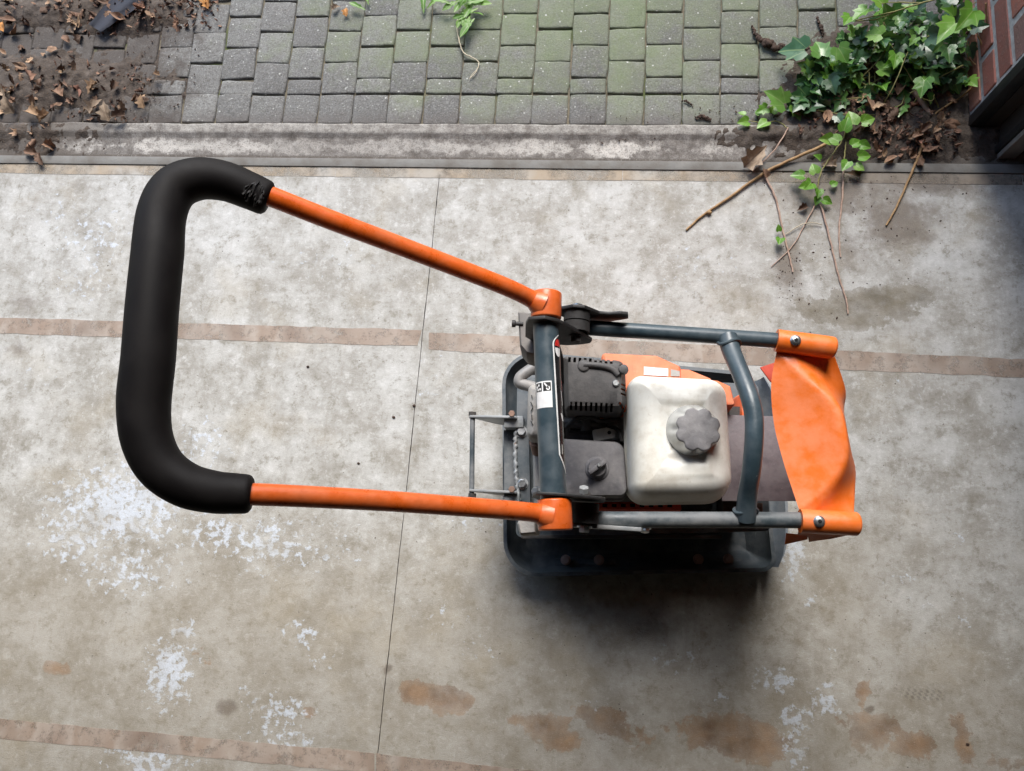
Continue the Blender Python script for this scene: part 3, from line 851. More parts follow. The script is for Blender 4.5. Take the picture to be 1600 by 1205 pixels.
# ---- soil drifted over the pavers (sinks below their tops where it thins out)
def soil(name, x0, x1, y0, y1, hfun, step=0.006):
    b = B(); xs = np.arange(x0, x1, step); ys = np.arange(y0, y1, step); V = {}
    for i, x in enumerate(xs):
        for j, y in enumerate(ys):
            V[i, j] = b.verts.new((x, y, hfun(x, y)))
    for i in range(len(xs) - 1):
        for j in range(len(ys) - 1):
            q = (V[i, j], V[i + 1, j], V[i + 1, j + 1], V[i, j + 1])
            if max(v.co.z for v in q) > -0.012: b.faces.new(q)
    for v in [v for v in b.verts if not v.link_faces]: b.verts.remove(v)
    return tag(obj(name, b, MT['soil'], sharp=180), kind='stuff')


def ksurf(y):
    ys = [q[0] for q in prof[1:-1]][::-1]; zs = [q[1] for q in prof[1:-1]][::-1]
    return float(np.interp(y, ys, zs)) if y < KY1 else 0.0


def ell(x, y, c, rx, ry): return 1 - math.sqrt(((x - c[0]) / rx) ** 2 + ((y - c[1]) / ry) ** 2)
cA, cB, cC = pxy(60, 130), pxy(60, 20), pxy(210, 20)
def h_left(x, y):
    m = max(ell(x, y, cA, .42, .115), ell(x, y, cB, .40, .062) * 0.8, ell(x, y, cC, .20, .09))
    edge = 0.0 if y > KY1 + 0.004 else -0.3 - (KY1 - y) * 10
    return 0.016 * max(-1.2, min(.8, m * 1.7 - .25 + edge)) + 0.006 * fbm(x, y, 14, 5) + 0.0045 * fbm(x, y, 55, 4) + 0.001
soil('soil', -2.0, -1.02, 1.02, 1.56, h_left)
# spill of earth on the left end of the kerb
def h_kl(x, y):
    return ksurf(y) - 0.0035 + 0.007 * max(-.8, ell(x, y, pxy(10, 215), .34, .07)) + 0.004 * fbm(x, y, 18, 5) + 0.0045 * fbm(x, y, 70, 4)
soil('soil', -2.0, -1.2, 0.956, 1.06, h_kl, 0.006)
cR, cR2, cR3 = pxy(1420, 150), pxy(1400, 215), pxy(1270, 215)
def h_right(x, y):
    m = max(ell(x, y, cR, .34, .22), ell(x, y, cR2, .40, .075) * 0.9, ell(x, y, cR3, .28, .045) * 0.55)
    e = 0.0 if y > KY0 + 0.012 else -(KY0 + 0.012 - y) * 60
    k = 1.0 if y > KY1 else 0.45
    return ksurf(y) - (0.002 if y < KY1 else 0) + 0.016 * k * max(-1.2, min(0.9, m * 2.2 + e)) + 0.006 * k * fbm(x, y, 16, 5) + 0.0045 * fbm(x, y, 65, 4)
soil('soil', 0.28, 1.3, 0.945, 1.56, h_right)

# ================================================================== PLATE COMPACTOR
ROOT0 = Vector((0.10, 0.17, 0))
pc = empty('plate_compactor', ROOT0)
tag(pc, 'orange and grey plate compactor with white fuel tank and black foam grip handle', 'plate compactor')


def part(name, bm, mat, parent=None, **k): return obj(name, bm, MT[mat], parent or pc, **k)

# ---- base plate (pan)
ZR = 0.095
cor = [P(784, 545, ZR), P(1182, 583, ZR), P(1214, 893, ZR), P(787, 902, ZR)]
rim = Outline([(p.x, p.y) for p in cor][::-1], [0.075, 0.03, 0.05, 0.075], 8)
b = B()
loft(b, [at_z(inset(rim, 0.050), 0.002), at_z(inset(rim, 0.036), 0.006), at_z(inset(rim, 0.004), 0.058), at_z(rim, 0.085), at_z(rim, ZR), at_z(inset(rim, 0.008), ZR + 0.001),
         at_z(inset(rim, 0.010), 0.085), at_z(inset(rim, 0.016), 0.062), at_z(inset(rim, 0.044), 0.024), at_z(inset(rim, 0.056), 0.020)])
pan = part('base_plate', b, 'pan', sharp=28)
# oblong pads with bolts along the near side
for (xa, xb) in ((868, 962), (1072, 1160)):
    b = B(); a, c = P(xa, 884, 0.05), P(xb, 882, 0.05)
    tube(b, [a + Vector((0, 0, -0.010)), c + Vector((0, 0, -0.010))], 0.016, 16); part('pad', b, 'pan', pan)
for (bx, by) in ((884, 875), (936, 875), (1091, 874), (1138, 874)):
    b = B(); hexbolt(b, P(bx, by, 0.058), (0, 0, 1), 0.0085, 0.011); part('bolt', b, 'palebolt', pan)
# turned-up toe at the front
b = B(); n = 16; ra, rb = [], []
p0, p1 = P(1186, 592, 0.075), P(1208, 886, 0.075)
rows = []
for i, (dx, dz) in enumerate(((-0.03, -0.05), (0.0, -0.045), (0.018, -0.015), (0.026, 0.012), (0.030, 0.022), (0.024, 0.022), (0.018, 0.010), (0.008, -0.01), (-0.03, -0.035))):
    rows.append([b.verts.new(Vector(p0).lerp(p1, k / n) + Vector((dx * (1 - .8 * abs(2 * k / n - 1) ** 6) + 0.006 * math.sin(math.pi * k / n) + 0.0015 * fbm(k * .3, i, 1), 0, dz))) for k in range(n + 1)])
for A, C in zip(rows, rows[1:]):
    for k in range(n): b.faces.new((A[k], A[k + 1], C[k + 1], C[k]))
part('toe', b, 'toe')

# ---- bed plate carrying the engine
ZD = 0.205
bed = Outline([(p.x, p.y) for p in (P(808, 585, ZD), P(1185, 600, ZD), P(1205, 830, ZD), P(806, 840, ZD))][::-1], 0.012, 3)
b = B(); loft(b, [at_z(bed, ZD - 0.010), at_z(bed, ZD)]); deck = part('engine_bed', b, 'pan', bevel=0.001)
b = B(); bed2 = inset(bed, 0.03); loft(b, [at_z(bed2, 0.03), at_z(bed2, ZD - 0.011)]); part('vibrator_housing', b, 'dark')
# side skirt along the near edge
b = B(); a, c = P(815, 836, ZD), P(1128, 836, ZD)
extrude(b, [a + Vector((0, 0, -0.05)), c + Vector((0, 0, -0.05)), c + Vector((0, 0, 0.004)), a + Vector((0, 0, 0.004))], (0, -0.007, 0)); part('side_rail', b, 'dark', bevel=0.001)
# rear crossmember, weld bead and its bolts
ZC = 0.225
b = B(); q = [P(806, 664, ZC), P(826, 664, ZC), P(829, 790, ZC), P(808, 812, ZC)]; extrude(b, q, (0, 0, -0.03)); rc = part('rear_crossmember', b, 'pan', bevel=0.0015)
b = B(); q = [P(787, 672, .20), P(805, 672, .20), P(806, 800, .20), P(788, 800, .20)]; extrude(b, q, (0, 0, -0.012)); part('rear_flange', b, 'tubed', bevel=0.001)
b = B()
pts = catmull([P(806, 674, ZC + .002), P(805, 700, ZC + .002), P(806, 735, ZC + .002), P(809, 762, ZC + .002), P(812, 790, ZC + .002)], 12)
tube(b, [p + Vector((0.0012 * math.sin(i * 1.9), 0, 0)) for i, p in enumerate(pts)], [0.004 + 0.0008 * math.sin(i * 1.3) for i in range(len(pts))], 10); part('weld_bead', b, 'galv', rc)
for (x_, y_) in ((815, 675), (816, 756)):
    b = B(); hexbolt(b, P(x_, y_, ZC), (0, 0, 1), 0.0092, 0.010); part('bolt', b, 'steel', rc)
# clamp blocks
for (x0, y0, x1, y1) in ((787, 649, 818, 668), (787, 768, 812, 786)):
    b = B(); extrude(b, [P(x0, y0, .24), P(x1, y0 + 1, .24), P(x1, y1, .24), P(x0, y1, .24)], (0, 0, -0.04)); part('clamp_block', b, 'galv', bevel=0.003)
# carrier ears with a rod between them
ears = empty('rod_carrier', P(760, 710, 0.2)); ears.parent = pc; ears.location = P(760, 710, 0.2) - ROOT0
for (yt, yb) in ((653, 0), (767, 1)):
    A = P(737, yt + 1, .23); Bq = P(808, yt - 7 if not yb else yt - 3, .25)
    yv = (A.y + Bq.y) / 2
    prof2 = [(A.x - .007, .222), (A.x - .004, .236), (A.x + .02, .244), (Bq.x - .02, .252), (Bq.x, .25), (Bq.x, .17), (Bq.x - .02, .135), (A.x + .04, .165), (A.x + .01, .212)]
    b = B(); extrude(b, [Vector((x_, yv, z_)) for x_, z_ in prof2], (0, -0.005, 0)); part('ear', b, 'galv', ears, bevel=0.001)
    b = B(); hexbolt(b, P(800, yt - 6 + 4 * yb, .258), (0, 0, 1), 0.007, 0.006, washer=False); part('bolt', b, 'rust', ears)
b = B(); cyl(b, P(738, 653, .228) + Vector((0, .008, 0)), P(737.5, 768, .228) - Vector((0, .010, 0)), 0.0052, 14); part('rod', b, 'tubed', ears)
for yy, s in ((650, 1), (771, -1)):
    p = P(738, yy, .228); b = B(); tube(b, [p, p + Vector((0, 0.008 * s, 0))], 0.0085, 6); part('nut', b, 'dark', ears)

# ---- engine
en = empty('engine', P(1000, 690, ZD)); en.parent = pc; en.location = P(1000, 690, ZD) - ROOT0
q = roundpoly([(p.x, p.y) for p in (P(872, 590, .33), P(1120, 600, .33), P(1130, 780, .33), P(880, 782, .33))][::-1], 0.02, 3)
b = B(); loft(b, [at_z(q, ZD), at_z(q, .30), at_z(inset(q, .01), .315)]); part('crankcase', b, 'dark', en)
# cooling fins in the gap between guard and air box
b = B()
for k in range(7):
    p = P(962, 654, .36); box(b, p + Vector((0.0, -0.005, -0.006 * k - 0.002)), (0.045, 0.07, 0.0026))
box(b, P(965, 664, .33), (0.03, 0.05, 0.06)); part('cylinder_fins', b, 'galv', en)
b = B(); tube(b, catmull([P(882, 660, .36), P(905, 662, .37), P(925, 664, .37), P(945, 670, .36)], 6), 0.010, 14); tube(b, [P(915, 655, .372), P(918, 672, .368)], 0.013, 14); tube(b, [P(890, 673, .35), P(960, 678, .345)], 0.006, 10)
part('carburettor', b, 'dark', en)
b = B(); q2 = roundpoly([(p.x, p.y) for p in (P(925, 672, .385), P(948, 668, .385), P(962, 672, .385), P(961, 684, .385), P(928, 690, .385))][::-1], 0.004, 3)
loft(b, [at_z(q2, .38), at_z(q2, .384)]); lv = part('control_bracket', b, 'cast', en, bevel=0.0005)
b = B(); cyl(b, P(952, 676, .384), P(952, 676, .3855), 0.0035, 14); part('hole', b, 'hole', lv)
b = B(); cyl(b, P(963, 668, .36), P(963, 668, .368), 0.004, 10); part('screw', b, 'steel', lv)
# pale casting left of the cross tube
q3 = Outline([(p.x, p.y) for p in (P(825, 600, .37), P(862, 597, .37), P(866, 690, .37), P(822, 684, .37))][::-1], 0.012, 4)
b = B(); loft(b, [at_z(q3, .27), at_z(q3, .36), at_z(inset(q3, .006), .372), at_z(inset(q3, .014), .376)]); vc = part('rocker_cover', b, 'cast', en)
for k, (yy, ll, an) in enumerate(((620, .006, .2), (632, .010, .5), (640, .008, -.4), (652, .010, .1), (661, .009, .5))):
    b = B(); box(b, P(831, yy, .3762), (0.0016, ll, 0.002), Matrix.Rotation(an, 3, 'Z')); part('engraved_mark', b, 'dark', vc)
b = B(); tube(b, [P(838, 690, .30), P(842, 706, .28)], 0.014, 14); part('exhaust_stub', b, 'rust', en)
q3 = Outline([(p.x, p.y) for p in (P(832, 690, .25), P(860, 690, .25), P(866, 800, .25), P(834, 800, .25))][::-1], 0.006, 3)
b = B(); loft(b, [at_z(q3, ZD), at_z(q3, .245), at_z(inset(q3, .004), .25)]); mt = part('mounting_foot', b, 'cast', en)
b = B(); hexbolt(b, P(839, 768, .25), (-0.3, 0, 1), 0.008, 0.012); part('bolt', b, 'steel', mt)
# grey bent pipe
b = B(); tube(b, catmull([P(868, 545, .30), P(842, 568, .30), P(818, 585, .30), P(812, 592, .30), P(813, 599, .30), P(826, 603, .30), P(868, 614, .30)], 8), 0.0115, 16); part('exhaust_pipe', b, 'pipe', en)

b = B(); tube(b, catmull([P(884, 668, .40), P(902, 654, .405), P(922, 652, .40), P(940, 658, .39), P(968, 652, .38)], 8), 0.0042, 12); part('ignition_lead', b, 'rubber', en)
b = B(); tube(b, catmull([P(972, 690, .40), P(968, 676, .395), P(958, 668, .38), P(940, 672, .37)], 8), 0.0036, 12); part('fuel_hose', b, 'rubber', en)
# muffler guard: a thin shell with real slots
ZM = 0.465
mg = [(p.x, p.y) for p in (P(880, 553, ZM), P(977, 561, ZM), P(980, 641, ZM), P(882, 641, ZM))][::-1]
mo = Outline(mg, [0.006, 0.016, 0.016, 0.006], 5)
b = B()
mi_ = inset(mo, 0.0022)
loft(b, [at_z(mi_, .385), at_z(mo, .385), at_z(mo, ZM - .016), at_z(inset(mo, .008), ZM - .002), at_z(inset(mo, .016), ZM), ], cap0=False)
shell = b
me = bpy.data.meshes.new('guard'); shell.to_mesh(me)
bmesh.ops.recalc_face_normals(shell, faces=shell.faces)
shell.free()
guard = bpy.data.objects.new('muffler_guard', me); COL.objects.link(guard)
bq = B(); bq.from_mesh(me); bmesh.ops.recalc_face_normals(bq, faces=bq.faces); bq.to_mesh(me); bq.free()
sol = guard.modifiers.new('s', 'SOLIDIFY'); sol.thickness = 0.002; sol.offset = -1
cut = B()
xl, xr = mg[0][0], mg[1][0]; yn, yf = (mg[0][1] + mg[1][1]) / 2, (mg[2][1] + mg[3][1]) / 2
for k in range(9):
    xx = P(892, 634, ZM).x + k * 0.0088
    box(cut, (xx, yn + 0.007, ZM - 0.006), (0.0042, 0.013, 0.034))
for k in range(9):
    xx = P(890, 556, ZM).x + k * 0.0092
    box(cut, (xx, yf - 0.006, ZM - 0.006), (0.0048, 0.012, 0.034))
for k in range(3):
    box(cut, (xr - 0.006, P(970, 600, ZM).y - 0.0085 * k, ZM - 0.006), (0.012, 0.0035, 0.034))
for (xx, yy, an) in ((xr - 0.009, yn + 0.010, 0.75), (xr - 0.009, yf - 0.010, -0.75)):
    box(cut, (xx, yy, ZM - 0.006), (0.0045, 0.016, 0.034), Matrix.Rotation(an, 3, 'Z'))
cme = bpy.data.meshes.new('cut'); bmesh.ops.recalc_face_normals(cut, faces=cut.faces); cut.to_mesh(cme); cut.free()
co = bpy.data.objects.new('cut', cme); COL.objects.link(co)
bo = guard.modifiers.new('b', 'BOOLEAN'); bo.object = co; bo.operation = 'DIFFERENCE'; bo.solver = 'EXACT'; bo.use_self = True
dg = bpy.context.evaluated_depsgraph_get(); dg.update()
res = bpy.data.meshes.new_from_object(guard.evaluated_get(dg))
bpy.data.objects.remove(guard); bpy.data.objects.remove(co)
b = B(); b.from_mesh(res); bpy.data.meshes.remove(res)
mgo = part('muffler_guard', b, 'muff', en, sharp=30)
mb_ = Outline(offset_poly(mo.c, .012), .005, 5)
b = B(); loft(b, [at_z(mb_, .31), at_z(mb_, ZM - .020), at_z(inset(mb_, .006), ZM - .016)]); part('muffler', b, 'dark', mgo)
for (x_, y_, r_, h_, m_) in ((962, 599, .0058, .004, 'steel'), (974, 578, .008, .008, 'muff'), (912, 572, .010, .003, 'muff')):
    b = B(); p = P(x_, y_, ZM - .0005); tube(b, [p, p + Vector((0, 0, h_)), p + Vector((0, 0, h_ + .0012))], [r_ * 1.15, r_, r_ * .8], 18); s_ = part('screw_boss' if m_ == 'muff' else 'screw', b, m_, mgo)
    b = B(); cyl(b, p + Vector((0, 0, h_ + .0005)), p + Vector((0, 0, h_ + .0018)), r_ * .4, 12); tube(b, [p + Vector((0, 0, h_)), p + Vector((0, 0, h_ + .0015))], r_ * .42, 6)
b.free()
b = B(); tube(b, catmull([P(912, 570, ZM), P(940, 572, ZM + .001), P(957, 577, ZM + .001), P(966, 586, ZM)], 6), 0.006, 12); part('pressed_rib', b, 'muff', mgo)
# foot of the guard: lower lip in front
b = B(); extrude(b, [P(884, 641, ZM - .03), P(966, 643, ZM - .03), P(972, 637, ZM - .03), P(972, 632, ZM - .03), P(884, 634, ZM - .03)], (0, 0, -0.05)); part('heat_shield', b, 'muff', mgo)

# air cleaner with wing knob
ZA = 0.43
qa = Outline([(p.x, p.y) for p in (P(870, 684, ZA), P(975, 690, ZA), P(982, 776, ZA), P(872, 776, ZA))][::-1], [0.012, 0.014, 0.020, 0.012], 6)
b = B(); loft(b, [at_z(inset(qa, -.004), .345), at_z(inset(qa, -.004), .375), at_z(qa, .378), at_z(qa, ZA - .010), at_z(inset(qa, .003), ZA - .003), at_z(inset(qa, .010), ZA), at_z(inset(qa, .03), ZA + .0015)]); ac = part('air_cleaner', b, 'airbox', en)
kc = P(933, 732, ZA + .002)
b = B(); tube(b, [kc + Vector((0, 0, z_)) for z_ in (-.002, .003, .005, .010, .0145)], [.0215, .0205, .017, .0165, .0145], 28); kn = part('knob', b, 'airbox', ac)
b = B(); box(b, kc + Vector((0, 0, .0215)), (.036, .0085, .016), Matrix.Rotation(R(38), 3, 'Z')); part('knob_wing', b, 'airbox', kn, bevel=0.003)
b = B(); tube(b, [kc + Vector((.003, .003, .024)), kc + Vector((.003, .003, .033)), kc + Vector((.003, .003, .034))], [.0034, .0034, .0026], 14); part('stud', b, 'steel', kn)

# fuel tank
ZT = 0.505
def ring(k, z, dx=0.0): return at_z(inset(qt, k), z)
qt = Outline([(p.x, p.y) for p in (P(978, 586, .45), P(1134, 594, .45), P(1146, 782, .45), P(982, 785, .45))][::-1], [0.030, 0.040, 0.036, 0.026], 9)
tb = B()
loops = [ring(.022, .335), ring(.008, .345), ring(.0, .362), ring(-.001, .395), ring(-.003, .398), ring(-.003, .404), ring(.0, .407), ring(.001, .44), ring(.004, .465), ring(.010, .485), ring(.019, .4965), ring(.029, .5015), ring(.037, .503)]
loft(tb, loops, cap1=False)
# top face as a fine grid: a raised step on the filler side and a shallow dish round the cap
capc = P(1087, 675, ZT)
stepx = P(1046, 690, ZT).x
inner = loops[-1]
xs_ = [p.x for p in inner]; ys_ = [p.y for p in inner]
tb.verts.ensure_lookup_table()
last = tb.verts[-len(inner):]
cen = Vector((sum(xs_) / len(xs_), sum(ys_) / len(ys_), .503))
prev = list(last); NR = 26
def ztop(x, y):
    d = math.hypot(x - capc.x, y - capc.y)
    s = 1 / (1 + math.exp(-(x - stepx) / 0.0022))
    ed = min(1.0, max(0.0, 1 - max(abs(x - cen.x) / 0.058, abs(y - cen.y) / 0.076)) * 3)
    ed = ed * ed * (3 - 2 * ed)
    z = .503 + 0.0065 * s * ed
    z -= 0.010 * math.exp(-((d - 0.041) / 0.010) ** 2) * 1.0 if d > 0.041 else 0.010
    return z
for k in range(1, NR):
    t = k / NR
    cur = []
    for p in inner:
        x_, y_ = p.x + (cen.x - p.x) * t, p.y + (cen.y - p.y) * t
        cur.append(tb.verts.new((x_, y_, ztop(x_, y_))))
    n = len(cur)
    for i in range(n): tb.faces.new((prev[i], prev[(i + 1) % n], cur[(i + 1) % n], cur[i]))
    prev = cur
cv = tb.verts.new((cen.x, cen.y, ztop(cen.x, cen.y)))
for i in range(len(prev)): tb.faces.new((prev[i], prev[(i + 1) % len(prev)], cv))
ft = part('fuel_tank', tb, 'tank', en, sharp=50)
# cap
b = B(); cz = .4975
def lob(r, k, z, n=96):
    out = []
    for i in range(n):
        a = 2 * math.pi * i / n
        s = (0.5 + 0.5 * math.cos(8 * a)) ** 2.2
        rr = r * (1 - k * s); out.append(capc + Vector((rr * math.cos(a), rr * math.sin(a), z - capc.z)))
    return out
sh_ = lambda L_, d: [p + Vector((-d, d * .5, 0)) for p in L_]
loft(b, [sh_(lob(.0420, 0, cz - .003), .006), sh_(lob(.0432, 0, cz + .004), .006), sh_(lob(.0424, .03, cz + .012), .005), sh_(lob(.0396, .10, cz + .022), .002), lob(.0366, .14, cz + .0330)], cap1=False)
fc = part('fuel_cap', b, 'capside', ft, sharp=45)
b = B(); loft(b, [lob(.0366, .14, cz + .0330), lob(.0357, .14, cz + .0352), lob(.0332, .12, cz + .0362), lob(.016, .05, cz + .0358)], cap0=False); part('cap_top', b, 'cap', fc, sharp=50)

# recoil starter shroud beyond the tank: three falling steps
def step_block(pxs, z1, z0, name, mat, rad=.008, parent=en, ins=.006):
    q = Outline([(p.x, p.y) for p in [P(x_, y_, z1) for x_, y_ in pxs]][::-1], rad, 4)
    b = B(); loft(b, [at_z(inset(q, -.004), z0), at_z(q, z1 - ins), at_z(inset(q, ins * .4), z1 - ins * .25), at_z(inset(q, ins), z1)]); return part(name, b, mat, parent)
sh = step_block([(940, 551), (1026, 555), (1064, 572), (1066, 640), (940, 640)], .43, .24, 'starter_shroud', 'salmon', .007)
step_block([(1050, 575), (1078, 577), (1112, 591), (1120, 640), (1050, 640)], .385, .24, 'shroud_step', 'salmon', .005, sh)
step_block([(1098, 592), (1122, 594), (1142, 603), (1150, 634), (1098, 634)], .36, .24, 'shroud_step', 'salmon', .005, sh)
step_block([(1158, 612), (1172, 616), (1182, 634), (1184, 662), (1158, 664)], .30, .24, 'shroud_step', 'salmon', .005, sh)
b = B(); q = [P(1006, 573, .4315), P(1044, 576, .4315), P(1044, 588, .4315), P(1006, 586, .4315)]; extrude(b, q, (0, 0, .0006)); part('label', b, 'white', sh)
b = B(); q = [P(1048, 577, .4315), P(1062, 580, .4315), P(1062, 588, .4315), P(1048, 588, .4315)]; extrude(b, q, (0, 0, .0005)); part('label', b, 'cast', sh)
# belt guard grille on the near side below the tank
bgq = step_block([(930, 782), (1062, 783), (1066, 798), (932, 796)], .26, .21, 'belt_guard', 'orange_shaded', .004, en, .003)
for k in range(8):
    b = B(); box(b, P(945 + k * 14.5, 790, .2608), (.009, .006, .0012)); part('slot', b, 'hole', bgq)
# speckled panel in front of the tank
b = B(); q = [P(1128, 648, .33), P(1262, 652, .33), P(1262, 783, .33), P(1128, 783, .33)]; extrude(b, q, (0, 0, -.005)); part('front_panel', b, 'panel', bevel=0.001)
b = B(); q = [P(1130, 634, .29), P(1182, 637, .29), P(1182, 800, .29), P(1130, 800, .29)]; extrude(b, q, (0, 0, -.07)); part('dark_gap_filler', b, 'dark')  # dark block under the panel, added to fill the black gap beside it
# small rusty lugs under the panel
for (x0, x1) in ((1150, 1168), (1178, 1192)):
    b = B(); extrude(b, [P(x0, 786, .25), P(x1, 786, .25), P(x1, 800, .25), P(x0, 800, .25)], (0, 0, -.04)); part('lug', b, 'rust', bevel=0.002)

# ---- upper frame: rails, hoop
ZRA, ZRB = 0.60, 0.575
frm = empty('upper_frame', P(1080, 670, .6)); frm.parent = pc; frm.location = P(1080, 670, .6) - ROOT0
rail_far = [P(916, 512, ZRA), P(960, 515, ZRA), P(1225, 533, ZRB), P(1296, 541, ZRB)]
rail_near = [P(934, 811, ZRA), P(975, 812, ZRA), P(1255, 813, ZRB), P(1325, 816, ZRB)]
RR = 0.0122
b = B(); tube(b, catmull(rail_far, 6), RR, 20); part('rail', b, 'tube', frm)
b = B(); tube(b, catmull(rail_near, 6), RR, 20); part('rail', b, 'tubed', frm)
hoop = [P(1137, 527, .590), P(1143, 549, .600), P(1157, 583, .622), P(1171, 620, .640), P(1178, 652, .645), P(1178, 690, .645), P(1174, 735, .630), P(1168, 775, .605), P(1165, 812, .588)]
hp = catmull(hoop, 6)
b = B(); tube(b, hp, [0.0135 + 0.0015 * math.cos(math.pi * i / (len(hp) - 1)) ** 8 for i in range(len(hp))], 20); hb_ = part('hoop_tube', b, 'tube', frm)
for pt in (P(1139, 538, .594), P(1165, 798, .590)):
    b = B(); tube(b, [pt + Vector((.0165 * math.cos(a), .004 * math.sin(2 * a) + (0.001 if pt.y > .2 else -0.001), .0155 * math.sin(a))) for a in [2 * math.pi * i / 24 for i in range(25)]], 0.0028, 8); part('weld', b, 'tube', hb_)

# ---- front guard: two sleeves and a scooped sheet between them
gd = empty('front_guard', P(1270, 680, .55)); gd.parent = pc; gd.location = P(1270, 680, .55) - ROOT0
def sleeve(pts, r, seed):
    pts = catmull(pts, 8); n = len(pts); rs = []
    for i in range(n):
        t = i / (n - 1)
        rs.append(r * (1.0 if t < .86 else math.sqrt(max(0.03, 1 - ((t - .86) / .14) ** 2 * .97))))
    b = B(); tube(b, pts, rs, 26); return part('sleeve', b, 'orange_pl', gd, sharp=50)
s1 = sleeve([P(1213, 532, .578), P(1250, 537, .578), P(1288, 542, .576), P(1306, 545, .574)], 0.0178, 1)
s2 = sleeve([P(1250, 814, .578), P(1285, 816, .578), P(1325, 818, .576), P(1343, 819, .574)], 0.0178, 2)
for (x_, y_, s_) in ((1243, 532, s1), (1280, 815, s2)):
    p = P(x_, y_, .595)
    b = B(); tube(b, [p + Vector((0, 0, z_)) for z_ in (-.004, .001, .0035, .0042)], [.0085, .0085, .0062, .0045], 22); sc_ = part('screw', b, 'steel', s_)
    b = B(); tube(b, [p + Vector((0, 0, .0040)), p + Vector((0, 0, .0050))], .0030, 6); part('socket', b, 'hole', sc_)
left = catmull([P(1214, 546, .572), P(1205, 600, .566), P(1209, 660, .560), P(1223, 718, .562), P(1239, 768, .566), P(1250, 800, .572)], 10)
rightp = catmull([P(1303, 553, .556), P(1321, 608, .515), P(1319, 638, .495), P(1321, 680, .495), P(1336, 728, .51), P(1336, 765, .53), P(1334, 806, .556)], 10)
NU, NV = 34, 44
def samp(path, t):
    f = t * (len(path) - 1); i = min(int(f), len(path) - 2); return path[i].lerp(path[i + 1], f - i)
b = B(); G = []
for j in range(NV + 1):
    v = j / NV; L, Rg = samp(left, v), samp(rightp, v)
    # crease bows towards the front in the middle of the sheet
    uc = 0.06 + 0.70 * math.sin(math.pi * v) ** 0.9
    zc = .575 + 0.018 * math.sin(math.pi * v)
    row = []
    for i in range(NU + 1):
        u = i / NU; p = L.lerp(Rg, u)
        if u < uc:
            t = u / uc; z = L.z + (zc - L.z) * t - 0.004 * math.sin(math.pi * t) * math.sin(math.pi * v)
        else:
            t = (u - uc) / (1 - uc); z = zc + (Rg.z - zc) * (0.80 * t + 0.20 * t * t)
        # soften the crease
        z -= 0.004 * math.exp(-((u - uc) / 0.055) ** 2)
        # keep pixel outline true for its height by sliding along the line between the edges
        row.append(b.verts.new((p.x, p.y, z)))
    G.append(row)
for j in range(NV):
    for i in range(NU): b.faces.new((G[j][i], G[j][i + 1], G[j + 1][i + 1], G[j + 1][i]))
# front skirt falling from the right edge
prevr = [row[-1] for row in G]
for (dx, dz) in ((.004, -.012), (.004, -.05), (-.002, -.10)):
    cur = [b.verts.new(v.co + Vector((dx, 0, dz))) for v in prevr]
    for j in range(NV): b.faces.new((prevr[j], cur[j], cur[j + 1], prevr[j + 1]))
    prevr = cur
r = bmesh.ops.solidify(b, geom=list(b.faces), thickness=0.003)
part('sheet', b, 'orange_pl', gd, sharp=70)
# side wings of the guard
for pl in ([P(1248, 826, .566), P(1343, 824, .566), P(1340, 833, .553), P(1300, 842, .538), P(1264, 847, .528), P(1262, 838, .540), P(1246, 836, .548)],
           [P(1228, 833, .500), P(1262, 836, .500), P(1262, 843, .490), P(1226, 851, .480)]):
    b = B(); f = b.faces.new([b.verts.new(p) for p in pl]); bmesh.ops.solidify(b, geom=[f], thickness=.003); part('side_wing', b, 'orange_pl', gd)
b = B(); extrude(b, [P(1188, 574, .50), P(1212, 566, .50), P(1216, 604, .50), P(1204, 596, .50)], (0, 0, -.004)); part('inner_flap', b, 'orange_shaded', gd)

# ---- cross tube, its stickers and the pivot joints
ZX = 0.69
xa, xb_ = P(852, 494, ZX), P(865, 782, ZX)
hd = empty('handle', P(860, 640, ZX)); hd.parent = pc; hd.location = P(860, 640, ZX) - ROOT0
RX = 0.0188
b = B(); tube(b, [xa, xb_], RX, 40); ct = part('cross_tube', b, 'tube', hd)
axd = (xb_ - xa).normalized(); upv = Vector((0, 0, 1)); sdv = axd.cross(upv).normalized()
if sdv.x < 0: sdv = -sdv                                     # sideways, towards the engine
LX = (xb_ - xa).length
def on_tube(t, ang, lift): return xa + axd * (t * LX) + (upv * math.cos(ang) + sdv * math.sin(ang)) * (RX + lift)
def tfor(py): return (py - 494) / (782 - 494)
def patch(outline, lift, mat, name, parent, n=10):
    """thin sticker wrapped round the tube: outline rows of (t, ang0, ang1)"""
    b = B(); rows = []
    for (t, a0, a1) in outline: rows.append([b.verts.new(on_tube(t, a0 + (a1 - a0) * k / n, lift)) for k in range(n + 1)])
    for A, C in zip(rows, rows[1:]):
        for k in range(n): b.faces.new((A[k], A[k + 1], C[k + 1], C[k]))
    return part(name, b, mat, parent, sharp=180)
# service label (two pictograms above an empty white field)
t0, t1 = tfor(603), tfor(644); A0, A1 = R(-66), R(17)
lab = patch([(t0 + (t1 - t0) * k / 6, A0, A1) for k in range(7)], .0003, 'white', 'service_label', ct)
def lp(u, v): return (t0 + (t1 - t0) * v, A0 + (A1 - A0) * u)
def lrect(u0, u1, v0, v1, lift, mat, name):
    patch([(lp(0, v0 + (v1 - v0) * k / 3)[0], lp(u0, 0)[1], lp(u1, 0)[1]) for k in range(4)], lift, mat, name, ct, 5)
def lpoly(uv, lift, mat, name):
    b = B(); f = [b.verts.new(on_tube(*lp(u, v), lift)) for u, v in uv]; b.faces.new(f); part(name, b, mat, ct, smooth=False)
lrect(.06, .46, .05, .38, .0005, 'blackp', 'pictogram_field'); lrect(.54, .95, .05, .38, .0005, 'blackp', 'pictogram_field')
cq = (.80, .27)
